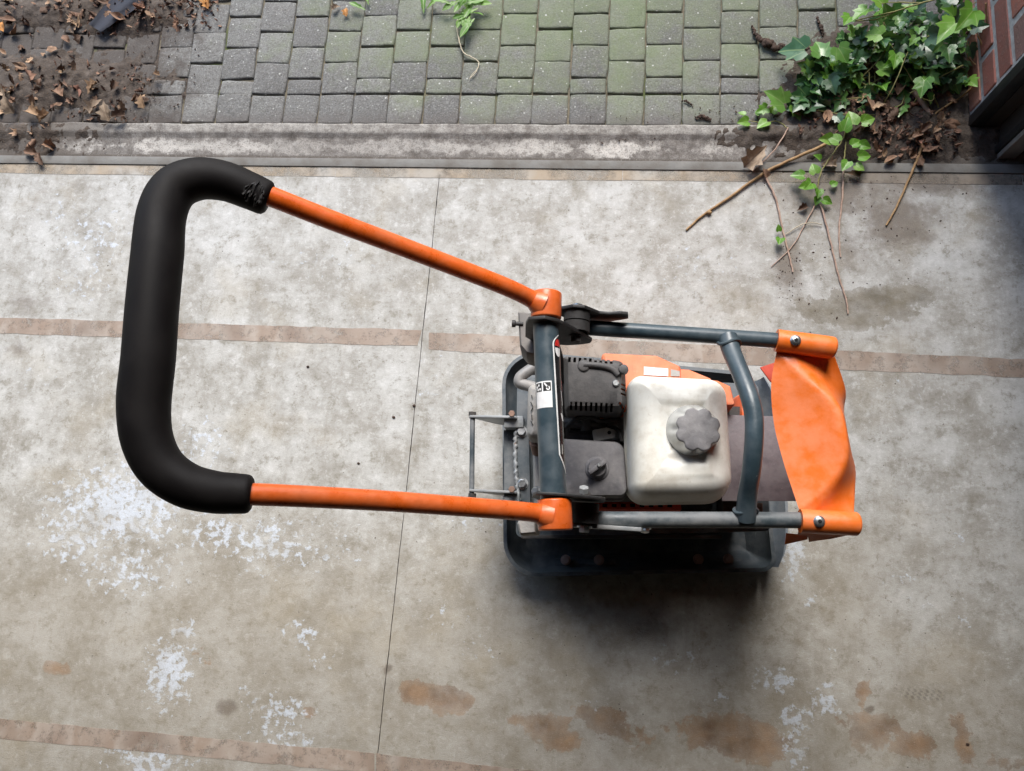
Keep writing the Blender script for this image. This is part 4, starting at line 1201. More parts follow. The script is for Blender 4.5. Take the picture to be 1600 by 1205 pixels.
ringp = [(cq[0] + .10 * math.cos(a), cq[1] + .085 * math.sin(a)) for a in [R(d) for d in range(-70, 200, 18)]] + [(cq[0] + .045 * math.cos(a), cq[1] + .04 * math.sin(a)) for a in [R(d) for d in range(195, -75, -18)]]
for k in range(14):
    n_ = len(ringp); lpoly([ringp[k], ringp[k + 1], ringp[n_ - 2 - k], ringp[n_ - 1 - k]], .0007, 'white', 'spanner_mark')
lpoly([(.58, .09), (.64, .06), (.78, .19), (.72, .23)], .0007, 'white', 'spanner_mark')
for (u, v) in ((.16, .20), (.28, .14), (.22, .30), (.36, .29)):
    lpoly([(u + .06 * math.cos(a), v + .05 * math.sin(a)) for a in [R(45 * k) for k in range(8)]], .0007, 'white', 'drop_mark')
# black name label with white border, red and white roundel, on the engine side
def edge_ang(py):
    if py < 545: return R(36) + R(46) * max(0, (545 - py) / 18) ** 2
    if py > 716: return R(42) + R(42) * min(1, (py - 716) / 27)
    return R(36) + R(6) * (py - 545) / 171
rows_b, rows_w = [], []
for py in list(range(528, 546, 3)) + list(range(546, 716, 12)) + list(range(716, 744, 3)):
    e_ = edge_ang(py); rows_b.append((tfor(py), min(e_, R(110)), R(118)))
    rows_w.append((tfor(py), min(e_, R(110)) - R(7), min(e_, R(110))))
nl = patch(rows_b, .0003, 'blackp', 'name_label', ct)
patch(rows_w, .0005, 'white', 'label_border', ct, 3)
def disc(py, ang, rt, ra, a_from, a_to, mat, name):
    b = B(); c = b.verts.new(on_tube(tfor(py), ang, .0007)); ring_ = []
    for k in range(17):
        a = R(a_from + (a_to - a_from) * k / 16); ring_.append(b.verts.new(on_tube(tfor(py + rt * math.sin(a)), ang + ra * math.cos(a), .0007)))
    for k in range(16): b.faces.new((c, ring_[k], ring_[k + 1]))
    part(name, b, mat, ct, smooth=False)
disc(547, R(60), 11, R(20), -180, 0, 'redp', 'label_roundel'); disc(550, R(60), 14, R(20), 0, 180, 'white', 'label_roundel')
patch([(tfor(600), R(78), R(84)), (tfor(618), R(80), R(88))], .0007, 'redp', 'label_stroke', ct, 3)
patch([(tfor(617), R(66), R(70)), (tfor(630), R(70), R(76)), (tfor(640), R(76), R(80))], .0007, 'white', 'label_stroke', ct, 3)
patch([(tfor(652), R(57), R(64)), (tfor(656), R(58), R(74)), (tfor(664), R(68), R(80))], .0007, 'white', 'label_stroke', ct, 3)
patch([(tfor(700), R(52), R(58)), (tfor(708), R(51), R(60)), (tfor(715), R(50), R(56))], .0007, 'cast', 'label_scuff', ct, 3)

def capsule_sleeve(c0, c1, r):
    b = B(); d = (c1 - c0)
    tube(b, [c0, c0 + d * .03, c0 + d * .06, c0 + d * .94, c0 + d * .97, c1], [r - .002, r - .0004, r, r, r - .0004, r - .002], 36)
    return b
sA0, sA1 = P(854, 458, ZX), P(853, 499, ZX)
sB0, sB1 = P(866, 780, ZX), P(868, 829, ZX)
pvA = part('pivot_sleeve', capsule_sleeve(sA0, sA1, .0228), 'orange', hd, sharp=50)
pvB = part('pivot_sleeve', capsule_sleeve(sB0, sB1, .0243), 'orange', hd, sharp=50)
# orange arms
armA = catmull([P(852, 478, ZX + .004), P(828, 466, ZX + .014), P(780, 444, .735), P(640, 390, .805), P(520, 345, .865), P(415, 304, .912), P(380, 292, .925)], 8)
armB = catmull([P(862, 806, ZX + .004), P(835, 801, ZX + .014), P(780, 796, .735), P(620, 784, .815), P(480, 776, .880), P(385, 772, .918), P(350, 770, .928)], 8)
for a in (armA, armB):
    b = B(); n = len(a); tube(b, a, [0.0165 - 0.0035 * min(1, i / 9) for i in range(n)], 24); part('arm', b, 'orange', hd)
# weld collars where the arms meet the sleeves
for c_, ax in ((P(838, 471, ZX + .010), armA), (P(848, 803, ZX + .010), armB)):
    d = (ax[6] - ax[2]).normalized(); b = B(); tube(b, [c_ - d * .010, c_ - d * .002, c_ + d * .006], [.0215, .019, .0145], 24); part('weld_collar', b, 'orange', hd)
# foam grip
gz = .945
gp = [P(421, 312, .905), P(390, 298, .915), P(350, 283, .928), P(308, 280, .940), P(272, 296, .948), P(253, 335, .953), P(246, 400, .956), P(238, 480, .957), P(232, 560, .957), P(225, 630, .955),
      P(230, 686, .952), P(252, 730, .946), P(291, 758, .938), P(335, 769, .928), P(365, 771, .920), P(394, 772.5, .914)]
gpath = catmull(gp, 8); n = len(gpath)
cum = [0.0]
for a, c in zip(gpath, gpath[1:]): cum.append(cum[-1] + (c - a).length)
rad = []
for s in cum:
    e = min(s, cum[-1] - s)
    r = .0222 + (.0292 - .0222) * min(1, e / .20) ** 0.8
    if e < .008: r *= 0.80 + 0.20 * math.sqrt(max(0, 1 - (1 - e / .008) ** 2))
    rad.append(r)
b = B(); tube(b, gpath, rad, 32); fg = part('foam_grip', b, 'foam', hd, sharp=60)
# torn place near the far end of the grip
b = B(); rng = random.Random(4)
i0, i1 = 2, 9
tp = []
for i in range(17):
    f = 1.0 + i * 0.5; k = int(f); p = gpath[k].lerp(gpath[k + 1], f - k); d = (gpath[k + 1] - gpath[k]).normalized(); rr = rad[max(k, 2)]
    u = (Vector((0, 0, 1)) - d * d.z).normalized(); v = d.cross(u)
    wdt = 1.0 * math.sin(math.pi * (i + 1.5) / 19) + .1
    tp.append([b.verts.new(p + (u * math.cos(a) + v * math.sin(a)) * (rr + rng.uniform(-.0015, .0030))) for a in [-.35 + wdt * (q / 6 - .5) * 1.3 + rng.uniform(-.05, .05) for q in range(7)]])
for A, C in zip(tp, tp[1:]):
    for k in range(6): b.faces.new((A[k], A[k + 1], C[k + 1], C[k]))
part('torn_foam', b, 'rubber', fg, smooth=False)

# ---- joint plates, rubber mounts, lock brackets
jt = empty('pivot_mount', P(900, 660, .6)); jt.parent = pc; jt.location = P(900, 660, .6) - ROOT0
def vplate(y, prof, th, name, mat, bev=.001):
    b = B(); extrude(b, [Vector((x_, y, z_)) for x_, z_ in prof], (0, th, 0)); return part(name, b, mat, jt, bevel=bev)
yA = P(853, 503, ZX).y; yB = P(866, 776, ZX).y
xA = P(853, 503, ZX).x; xB = P(866, 776, ZX).x
# inner plates: hang from the cross tube and reach forward to the rubber mount
profA = [(xA - .030, .69), (xA - .024, .714), (xA, .722), (xA + .020, .708), (xA + .040, .672), (xA + .060, .632), (xA + .069, .612), (xA + .066, .596), (xA + .050, .585), (xA + .03, .578), (xA - .02, .58), (xA - .036, .62)]
vplate(yA, profA, -.005, 'inner_plate', 'black_steel')
profB = [(xB - .030, .69), (xB - .024, .712), (xB, .716), (xB + .024, .708), (xB + .066, .690), (xB + .072, .670), (xB + .072, .60), (xB + .05, .575), (xB - .02, .58), (xB - .036, .62)]
vplate(yB, profB, .004, 'inner_plate', 'black_steel')
# rubber mounts
mA = P(901, 506, .638); mB = P(914, 800, .635)
for (c0, ya, yb2) in ((mA, yA + .0, P(900, 489, .635).y), (mB, yB - .004, P(905, 818, .62).y)):
    mid = (ya + yb2) / 2
    b = B(); tube(b, [Vector((c0.x, ya, c0.z)), Vector((c0.x, mid + (ya - mid) * .06, c0.z))], .0205, 26); tube(b, [Vector((c0.x, mid - (ya - mid) * .06, c0.z)), Vector((c0.x, yb2, c0.z))], .0205, 26)
    tube(b, [Vector((c0.x, ya, c0.z)), Vector((c0.x, yb2, c0.z))], .0175, 20); part('rubber_mount', b, 'rubber', jt)
    s = 1 if ya > yb2 else -1
    b = B(); hexbolt(b, Vector((c0.x, ya + s * .005 if s > 0 else ya - .005, c0.z)), (0, s, 0), .0085, .010); part('nut', b, 'dark', jt)
    b = B(); hexbolt(b, Vector((c0.x, yb2 - s * .004, c0.z)), (0, -s, 0), .0085, .008); part('bolt', b, 'steel', jt)
b = B(); hexbolt(b, P(912, 771, .685), (0, .9, .5), .0072, .009, washer=False); part('bolt', b, 'galv', jt)
# outer plates, twisted flat ends of the rails
yo = P(900, 489, .635).y
profO = [(mA.x - .030, .620), (mA.x - .026, .650), (mA.x - .006, .664), (mA.x + .012, .661), (mA.x + .034, .634), (mA.x + .050, .632), (mA.x + .066, .637), (mA.x + .078, .634), (mA.x + .080, .612), (mA.x + .04, .585), (mA.x, .580)]
vplate(yo, profO, .005, 'outer_plate', 'black_steel')
yo2 = P(905, 818, .62).y
profO2 = [(mB.x - .030, .600), (mB.x - .026, .628), (mB.x - .006, .634), (mB.x + .020, .628), (mB.x + .050, .616), (mB.x + .084, .612), (mB.x + .088, .596), (mB.x + .05, .585), (mB.x, .580)]
vplate(yo2, profO2, -.006, 'outer_plate', 'galv')
b = B(); hexbolt(b, P(1008, 824, .565), (0, -1, .3), .007, .007); part('bolt', b, 'steel', jt)
# posts from the bed up to the joints
for (y_, x_, zt) in ((yA + .010, xA - .004, .60), (yB - .012, xB - .004, .60)):
    b = B(); extrude(b, [Vector((x_ - .03, y_, ZD)), Vector((x_ + .03, y_, ZD)), Vector((x_ + .014, y_, zt)), Vector((x_ - .014, y_, zt))], (0, .006, 0)); part('support_post', b, 'dark', jt, bevel=.001)
# handle locks at the back of both joints
for (pxs, zt, mat) in (([(809, 486), (829, 488), (832, 494), (838, 540), (836, 556), (822, 552), (812, 540)], .60, 'greyrail'), ([(808, 818), (813, 806), (832, 800), (838, 806), (838, 834), (812, 836)], .56, 'cast')):
    q = Outline([(p.x, p.y) for p in [P(x_, y_, zt) for x_, y_ in pxs]][::-1], .002, 2)
    b = B(); loft(b, [at_z(inset(q, -.002), zt - .07), at_z(q, zt - .004), at_z(inset(q, .003), zt)]); part('lock_bracket', b, mat, jt)
b = B(); p = P(806, 506, .60); tube(b, [p + Vector((-.006, 0, 0)), p + Vector((-.001, 0, 0)), p, p + Vector((.012, 0, 0))], [.006, .006, .0035, .0035], 12); part('lock_pin', b, 'dark', jt)
b = B(); q = [P(822, 500, .58), P(836, 498, .58), P(842, 560, .58), P(826, 552, .58)]; extrude(b, q, (0, 0, -.06)); part('lock_block', b, 'dark', jt, bevel=.003)

# ================================================================== PLANTS, LITTER
def fan_leaf(outline, bend=0.3, droop=4.0, seed=0, curl=0.0, jit=0.0):
    """thin leaf in its own XY plane, stalk at the origin, tip towards +Y"""
    rnd = random.Random(seed); b = B()
    L = max(y for _, y in outline)
    def zz(x, y): return bend * abs(x) - droop * (y - 0.35 * L) ** 2 * (1 if y > .35 * L else .3) + curl * x * x / 0.02 + rnd.uniform(-jit, jit)
    pts = outline + [(-x, y) for x, y in outline[::-1][1:-1]]
    mid = [(0, L * t) for t in (.0, .33, .66)]
    outer = [b.verts.new((x, y, zz(x, y))) for x, y in pts]
    inner = [b.verts.new((x * .5, y * .55 + .25 * L * .45, zz(x * .5, y * .55 + .25 * L * .45))) for x, y in pts]
    c = b.verts.new((0, L * .36, zz(0, L * .36)))
    n = len(pts)
    for k in range(n):
        b.faces.new((outer[k], outer[(k + 1) % n], inner[(k + 1) % n], inner[k])); b.faces.new((inner[k], inner[(k + 1) % n], c))
    bmesh.ops.recalc_face_normals(b, faces=b.faces)
    me = bpy.data.meshes.new('leaf'); b.to_mesh(me); b.free()
    me.polygons.foreach_set('use_smooth', [True] * len(me.polygons))
    return me
def sc_(o, k): return [(x * k, y * k) for x, y in o]
IVY = [(0, 0.006), (.010, -.004), (.022, .002), (.026, .012), (.019, .019), (.024, .033), (.014, .033), (.007, .046), (0, .056)]
YNG = [(0, .003), (.010, -.003), (.018, .004), (.021, .014), (.017, .024), (.010, .034), (.004, .041), (0, .045)]
OVAL = [(0, .0), (.008, .006), (.014, .016), (.015, .026), (.011, .038), (.005, .047), (0, .052)]
OAK = [(0, .0), (.005, .006), (.011, .010), (.007, .016), (.014, .023), (.009, .029), (.015, .037), (.009, .042), (.008, .050), (0, .054)]
DRY = [(0, .0), (.006, .004), (.016, .006), (.012, .016), (.021, .024), (.012, .030), (.012, .040), (.005, .044), (0, .056)]
ivy_m = [fan_leaf(IVY, random.uniform(.1, .5), random.uniform(2, 9), s, random.uniform(-.1, .15), .0008) for s in range(7)]
yng_m = [fan_leaf(YNG, random.uniform(.15, .6), random.uniform(2, 9), s + 20, 0, .0006) for s in range(5)]
dry_m = [fan_leaf((DRY, OVAL, OAK)[s % 3], random.uniform(-.9, 1.5), random.uniform(-22, 26), s + 50, random.uniform(-.9, 1.6), .0048) for s in range(18)]
ivy_mb = []
for m_ in ivy_m: m_.materials.append(MT['ivy'])
for m_ in ivy_m[:4]:
    q = m_.copy(); q.materials.clear(); q.materials.append(MT['ivyb']); ivy_mb.append(q)
for m_ in yng_m: m_.materials.append(MT['ivyb'])
for m_ in dry_m: m_.materials.append(MT['dry'])


def place(name, me, loc, rot, s=1.0, parent=None):
    o = bpy.data.objects.new(name, me); COL.objects.link(o)
    o.rotation_euler = rot; o.scale = (s, s, s)
    if parent is not None:
        o.parent = parent; o.location = Vector(loc) - W[parent.name]
    else:
        o.location = loc
    W[o.name] = Vector(loc)
    return o


def stems(name, paths, mat, parent=None, seg=7):
    b = B()
    for pts, r0, r1 in paths:
        p = catmull(pts, 6); n = len(p)
        p = [q + Vector((.0006 * math.sin(i * 2.1 + q.x * 90), .0006 * math.cos(i * 1.7), 0)) for i, q in enumerate(p)]
        tube(b, p, [r0 + (r1 - r0) * i / (n - 1) for i in range(n)], seg)
    return obj(name, b, MT[mat], parent, sharp=60)


# ---- ivy
iv = empty('ivy_plant', P(1430, 120)); tag(iv, 'dark green ivy bush spreading over the pavers and soil against the brick pier', 'ivy')
rng = random.Random(11)
clumps = [  # px, py, radius px, height, count, bright share
    (1300, 100, 44, .08, 30, .08), (1335, 85, 36, .09, 20, .12), (1270, 130, 24, .05, 13, .05), (1248, 160, 20, .03, 8, .0), (1320, 130, 32, .05, 16, .05), (1290, 165, 24, .03, 8, .0),
    (1390, 60, 40, .10, 22, .12), (1430, 40, 40, .14, 24, .1), (1470, 70, 40, .14, 26, .12), (1450, 95, 34, .11, 18, .1), (1500, 30, 30, .20, 18, .35), (1410, 100, 34, .08, 12, .15),
    (1490, 110, 30, .10, 12, .05), (1390, 25, 30, .10, 12, .3), (1370, 130, 30, .05, 7, .3), (1440, 130, 26, .07, 8, .5), (1335, 55, 26, .08, 6, .5), (1360, 165, 16, .03, 5, .2), (1410, 170, 12, .03, 2, .0)]
nl_ = 0
for (cx, cy, rp, hz, cnt, br) in clumps:
    for k in range(cnt):
        a = rng.uniform(0, 2 * math.pi); d = rp * math.sqrt(rng.random())
        h = hz * rng.uniform(.25, 1.0) * (1.05 - .5 * d / rp)
        p = P(cx + d * math.cos(a), cy + d * .8 * math.sin(a), h)
        if p.x > WX - .012: p.x = WX - rng.uniform(.012, .05)
        me = rng.choice(ivy_mb) if rng.random() < br else rng.choice(ivy_m)
        yaw = math.pi + rng.gauss(0, 1.0) if rng.random() < .8 else rng.uniform(0, 6.28)
        place('leaf', me, p, (rng.gauss(.15, .40), rng.gauss(0, .35), yaw), rng.uniform(.45, .88), iv); nl_ += 1
# leaves the photograph shows singly
for (px, py, h, yaw, s, kind) in ((1262, 78, .07, 1.3, 1.35, 0), (1285, 90, .075, .2, 1.05, 0), (1308, 72, .09, -2.6, .95, 0), (1380, 8, .12, .9, 1.05, 1), (1358, 12, .11, 2.2, .9, 1), (1330, 25, .08, 2.6, .8, 1), (1334, 42, .07, 2.9, .6, 1),
                                 (1522, 14, .24, 2.5, 1.15, 1), (1496, 34, .20, 2.4, 1.2, 1), (1380, 55, .10, 1.2, .9, 1), (1262, 152, .03, 1.5, .9, 0), (1425, 102, .08, -.7, .8, 1), (1445, 122, .08, 2.9, .9, 1), (1400, 82, .08, 3.0, .8, 1), (1228, 165, .025, 1.1, 1.2, 0), (1200, 168, .02, 2.0, .6, 1), (1370, 108, .06, -1.6, .9, 0)):
    place('leaf', rng.choice(ivy_mb if kind else ivy_m), P(px, py, h), (rng.gauss(.1, .2), rng.gauss(0, .2), yaw), s, iv)
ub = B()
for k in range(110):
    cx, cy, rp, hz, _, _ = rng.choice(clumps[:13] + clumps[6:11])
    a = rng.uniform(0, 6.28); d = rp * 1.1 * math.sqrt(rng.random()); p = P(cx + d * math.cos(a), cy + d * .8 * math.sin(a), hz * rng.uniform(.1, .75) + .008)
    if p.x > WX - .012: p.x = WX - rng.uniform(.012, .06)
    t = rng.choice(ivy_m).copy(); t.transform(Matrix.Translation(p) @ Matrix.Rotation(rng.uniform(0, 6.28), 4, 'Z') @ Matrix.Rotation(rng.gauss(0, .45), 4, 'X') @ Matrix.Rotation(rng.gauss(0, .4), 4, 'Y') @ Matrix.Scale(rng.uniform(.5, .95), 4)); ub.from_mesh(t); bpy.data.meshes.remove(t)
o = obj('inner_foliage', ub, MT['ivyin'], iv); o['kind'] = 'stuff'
st = []
for k in range(34):
    cx, cy, rp, hz, _, _ = rng.choice(clumps)
    a = P(cx + rng.uniform(-rp, rp), cy + rng.uniform(-rp, rp), hz * rng.uniform(.2, .9)); c = P(1380 + rng.uniform(-90, 90), 150 + rng.uniform(-30, 30), .008)
    if a.x > WX - .01: a.x = WX - .015
    st.append(([a, a.lerp(c, .5) + Vector((rng.uniform(-.02, .02), rng.uniform(-.02, .02), .01)), c], .0011, .0018))
st += [([P(1335, 33, .07), P(1370, 30, .09), P(1405, 16, .11), P(1440, 5, .13), P(1480, -6, .15)], .0013, .0022),
       ([P(1372, 6, .1), P(1400, 4, .11), P(1442, 5, .13)], .001, .0016), ([P(1335, 33, .07), P(1345, 30, .08), P(1400, 18, .11)], .001, .0015),
       ([P(1432, 150, .05), P(1455, 158, .05), P(1460, 148, .06)], .0013, .0013), ([P(1422, 146, .05), P(1470, 120, .07), P(1505, 102, .10)], .0013, .0016)]
stems('stem', st, 'green', iv)
# bare climbing stem in front of the pier
stems('climbing_stem', [([P(1450, 185, .012), P(1480, 165, .02), P(1510, 145, .03), P(1528, 118, .05), P(1540, 85, .08), P(1542, 40, .12), P(1540, 5, .16)], .0028, .0018),
                        ([P(1540, 85, .08), P(1530, 60, .10), P(1518, 30, .12)], .0016, .0012), ([P(1532, 108, .055), P(1512, 88, .07), P(1512, 60, .09)], .0016, .0012), ([P(1524, 128, .045), P(1505, 118, .06)], .0014, .001)], 'twig', iv)

# trailing runner with pale leaves hanging over the kerb
rn = empty('ivy_runner', P(1300, 240)); tag(rn, 'trailing ivy runner with bright young green leaves lying over the kerb onto the concrete', 'ivy')
stems('stem', [([P(1325, 185, .02), P(1318, 215, .02), P(1305, 235, .018), P(1285, 265, .014), P(1278, 290, .010), P(1279, 312, .006)], .0018, .0016),
               ([P(1318, 262, .012), P(1320, 240, .016), P(1322, 222, .02)], .0018, .0016)], 'green', rn)
for (px, py, h, yaw, s) in ((1300, 218, .04, 1.6, .9), (1312, 222, .045, 1.0, .95), (1318, 206, .04, -.3, 1.0), (1333, 196, .04, .2, 1.1), (1345, 192, .035, -1.2, 1.0), (1330, 228, .03, -1.0, .85), (1342, 226, .03, -1.9, .8), (1326, 252, .03, 2.6, .85), (1340, 246, .03, -1.4, .9), (1336, 258, .025, -2.2, .7),
                            (1257, 275, .025, 1.5, .9), (1268, 285, .03, 2.4, .95), (1275, 272, .035, .3, .8), (1280, 295, .02, 3.0, .7), (1262, 290, .02, 1.9, .7), (1298, 290, .012, -1.0, .6), (1285, 312, .012, -2.0, .7), (1278, 308, .012, 2.9, .6), (1282, 250, .025, 1.2, .6)):
    place('leaf', rng.choice(yng_m), P(px, py, h), (rng.gauss(.1, .25), rng.gauss(0, .25), yaw), s * .82, rn)
spg = empty('ivy_sprig', P(1180, 185)); tag(spg, 'small pale ivy sprig lying on the kerb at the left tip of the ivy', 'ivy')
stems('stem', [([P(1168, 188, .012), P(1190, 192, .012), P(1215, 190, .012), P(1232, 202, .010)], .001, .0015)], 'green', spg)
for (px, py, yaw, s) in ((1170, 190, 1.8, .7), (1164, 180, .9, .45), (1188, 180, .2, .55), (1200, 190, 2.2, .75), (1206, 178, -.3, .6)):
    place('leaf', rng.choice(yng_m), P(px, py, .015), (rng.gauss(.1, .2), rng.gauss(0, .2), yaw), s, spg)

# ---- twigs and stalks on the floor
def twig(name, pts, r0, r1, mat, label, cat='twig', group=None):
    o = stems(name, [(pts, r0, r1)] if not isinstance(pts[0], tuple) else pts, mat); return tag(o, label, cat, group)
twig('twig', [P(1290, 226, .016), P(1240, 248, .012), P(1195, 270, .007), P(1130, 315, .005), P(1096, 338, .004), P(1072, 360, .003)], .0045, .0026, 'twig', 'long golden brown twig slanting from the kerb down onto the pale concrete')
b = B(); bmesh.ops.create_icosphere(b, subdivisions=2, radius=.007, matrix=Matrix.Translation(P(1108, 332, .006)) @ Matrix.Diagonal((1, .7, .6, 1))); tag(obj('acorn_scale', b, MT['twig']), 'small tan bud scale beside the lower end of the long golden twig', 'bud')
twig('twig', [P(1452, 178, .016), P(1438, 235, .012), P(1418, 285, .006), P(1400, 325, .004), P(1385, 352, .003)], .0036, .0022, 'twig', 'straight tan twig pointing down from the soil onto the floor below the brick pier')
twig('twig', [P(1232, 200, .014), P(1212, 232, .012), P(1190, 255, .008), P(1175, 268, .004)], .002, .0012, 'twigp', 'short pale stalk lying across the large tan leaf on the kerb')
twig('twig', [P(1318, 265, .008), P(1316, 310, .005), P(1311, 360, .003), P(1313, 402, .003)], .0026, .0016, 'twigp', 'upright pale brown stalk hanging straight down from the bright runner leaves')
twig('twig', [P(1283, 320, .006), P(1297, 375, .004), P(1310, 430, .003), P(1322, 468, .003), P(1325, 490, .003)], .0024, .0018, 'twigp', 'longest thin stalk reaching down to the wet tan stain on the concrete')
twig('twig', [P(1275, 318, .006), P(1258, 350, .004), P(1238, 385, .003), P(1205, 417, .003)], .0018, .0010, 'twigp', 'thin stalk slanting down to the left and crossing the pinkish stalk')
twig('twig', [P(1195, 275, .006), P(1212, 310, .004), P(1222, 355, .003), P(1232, 395, .003), P(1239, 425, .003)], .0028, .0018, 'twigp', 'pinkish stalk with a withered leaf at its top lying on the concrete')
twig('twig', [P(1228, 366, .004), P(1250, 352, .007), P(1268, 348, .007), P(1285, 351, .005)], .0012, .0010, 'root', 'fine pale tendril bridging two stalks on the concrete')
for px, py, yaw, s in ((1220, 372, 2.9, .55), (1217, 362, .3, .4)):
    tag(place('sprig_leaf', rng.choice(yng_m), P(px, py, .012), (.5, .2, yaw), s), 'small yellow green leaf beside the pinkish stalk', 'leaf', 'green leaf scraps on the concrete')
twig('twig', [P(1428, 142, .03), P(1440, 160, .022), P(1455, 180, .016)], .006, .0055, 'twigp', 'short thick broken stick among the dead leaves at the foot of the ivy')

# ---- dandelion like weed with pulled root
wd = empty('weed', P(730, 15)); tag(wd, 'green weed with a pale trailing root growing between the pavers', 'weed')
WEED = [(0, 0), (.004, .01), (.003, .016), (.008, .026), (.006, .032), (.010, .044), (.007, .055), (0, .066)]
wm = [fan_leaf(WEED, .3, 3 + s, 80 + s, 0, .001) for s in range(4)]
for m_ in wm: m_.materials.append(MT['weed'])
for k in range(17):
    a = rng.uniform(0, 6.28); place('leaf', rng.choice(wm), P(728 + rng.uniform(-14, 14), 10 + rng.uniform(-16, 12), rng.uniform(.01, .04)), (rng.uniform(-.1, .5), rng.gauss(0, .3), a), rng.uniform(.6, 1.0), wd)
for (px, py, yaw, s) in ((735, 20, 3.0, 1.0), (742, 28, 2.6, 1.05), (722, 18, 3.4, .9), (748, 12, 2.2, 1.0), (705, 6, 1.3, .9)):
    place('leaf', rng.choice(wm), P(px, py, .03), (.1, .1, yaw + math.pi * 0), s, wd)
stems('root', [([P(718, 18, .02), P(714, 40, .014), P(717, 62, .010), P(724, 82, .009), P(738, 90, .009), P(748, 98, .009), P(744, 112, .009), P(734, 123, .008)], .0022, .0012), ([P(734, 123, .008), P(738, 116, .009), P(748, 106, .009)], .0006, .0006)], 'root', wd)
for (px, py, lab, yaw, s) in ((572, 8, 'single green weed leaf at the top of the pavers left of the rooted weed', 1.2, .8), (662, 14, 'narrow upright green weed leaf just left of the rooted weed', .1, .8)):
    w2 = empty('weed', P(px, py)); tag(w2, lab, 'weed')
    place('leaf', wm[0], P(px, py + 8, .012), (.2, .1, yaw), s, w2); place('leaf', wm[2], P(px + 4, py, .014), (.2, .1, yaw - .9), s * .7, w2)

# ---- dead leaves
def scatter(poly_px, count, group, label, zf, smin=.45, smax=.95, seed=1):
    rnd = random.Random(seed); k = 0
    xs = [p[0] for p in poly_px]; ys = [p[1] for p in poly_px]
    def inside(x, y):
        c = False; n = len(poly_px)
        for i in range(n):
            x1, y1 = poly_px[i]; x2, y2 = poly_px[(i + 1) % n]
            if (y1 > y) != (y2 > y) and x < (x2 - x1) * (y - y1) / (y2 - y1) + x1: c = not c
        return c
    while k < count:
        x, y = rnd.uniform(min(xs), max(xs)), rnd.uniform(min(ys), max(ys))
        if not inside(x, y): continue
        p = P(x, y); p.z = zf(p.x, p.y) + rnd.uniform(.004, .012)
        if p.x > WX - .02: k += 1; continue
        o = place('dead_leaf', rnd.choice(dry_m), p, (rnd.gauss(0, .35), rnd.gauss(0, .35), rnd.uniform(0, 6.28)), rnd.uniform(smin, smax))
        tag(o, label, 'leaf', group); k += 1


scatter([(0, 135), (240, 125), (250, 185), (0, 190)], 30, 'dead leaves on the left soil', 'crumpled brown dead leaf on the dark soil at the upper left', lambda x, y: max(0, h_left(x, y)), .4, .85, 3)
scatter([(0, 0), (345, 0), (300, 30), (180, 45), (60, 60), (0, 60)], 46, 'dead leaves along the top left', 'crumpled reddish brown dead leaf in the litter along the top left edge', lambda x, y: max(0, h_left(x, y)), .4, .85, 4)
scatter([(0, 60), (140, 60), (200, 120), (0, 140)], 14, 'dead leaves on the left soil', 'crumpled brown dead leaf on the dark soil at the upper left', lambda x, y: max(0, h_left(x, y)), .35, .7, 5)
scatter([(0, 205), (80, 205), (70, 250), (0, 250)], 6, 'dead leaves on the left end of the kerb', 'brown dead leaf lying on the left end of the kerb', lambda x, y: .004, .5, .8, 6)
scatter([(1310, 110), (1440, 90), (1500, 160), (1470, 215), (1390, 225), (1340, 190), (1280, 180)], 62, 'dead leaves under the ivy', 'brown dead leaf in the litter under and below the ivy', lambda x, y: max(0.004, h_right(x, y)), .4, .85, 7)
scatter([(1350, 205), (1470, 195), (1480, 250), (1360, 250)], 24, 'dead leaves under the ivy', 'brown dead leaf in the litter under and below the ivy', lambda x, y: max(0.002, h_right(x, y)), .35, .7, 8)
scatter([(1510, 205), (1545, 200), (1550, 245), (1515, 245)], 6, 'dead leaves at the foot of the door frame', 'dead leaf on the soil at the foot of the black door frame', lambda x, y: max(0.002, h_right(x, y)), .4, .7, 9)
def one_leaf(px, py, yaw, s, mat, label, h=.012, rot=(0, 0), seed=0):
    me = fan_leaf(DRY, .7, 6, 200 + seed, .5, .003); me.materials.append(MT[mat])
    tag(place('dead_leaf', me, P(px, py, h), (rot[0], rot[1], yaw), s), label, 'leaf')
one_leaf(1162, 262, -.75, 1.35, 'tan', 'large curled tan dead leaf standing on the kerb left of the ivy runner', .010, (.4, .2), 1)
one_leaf(6, 50, .4, .8, 'dryo', 'bright orange fallen leaf at the far left edge on the pavers', .012, (0, 0), 2)
one_leaf(325, 14, .2, .75, 'dryo', 'orange fallen leaf standing on the pavers at the right end of the top litter', .012, (.2, 0), 3)
one_leaf(541, 26, .1, .5, 'dryo', 'small orange leaf scrap on the pavers left of the weeds', .008, (.2, 0), 4)
one_leaf(518, 16, -1.0, .5, 'tan', 'small pale leaf scrap on the pavers beside the orange scrap', .008, (0, 0), 5)
one_leaf(60, 180, 1.2, .95, 'tan2', 'pale orange crumpled leaf on the soil just above the left end of the kerb', .024, (0, .3), 6)
one_leaf(170, 190, .3, 1.0, 'tan', 'tall folded pale brown leaf on the soil against the kerb', .022, (.5, .2), 7)
one_leaf(225, 170, .2, .7, 'dry', 'reddish leaf standing at the right end of the left soil', .014, (.5, 0), 8)
one_leaf(58, 240, 1.4, .8, 'dry', 'reddish brown curled leaf on the left end of the kerb near the floor edge', .008, (.1, 0), 9)
one_leaf(1199, 278, .4, .5, 'dry', 'withered reddish leaf at the top of the pinkish stalk', .008, (.2, 0), 10)
one_leaf(1262, 322, 2.0, .5, 'dry', 'dark withered leaf under the lower cluster of bright runner leaves', .006, (0, 0), 11)
one_leaf(1345, 275, 1.3, .6, 'dry', 'dark shrivelled leaf on the steel edge strip right of the runner', .008, (0, 0), 12)
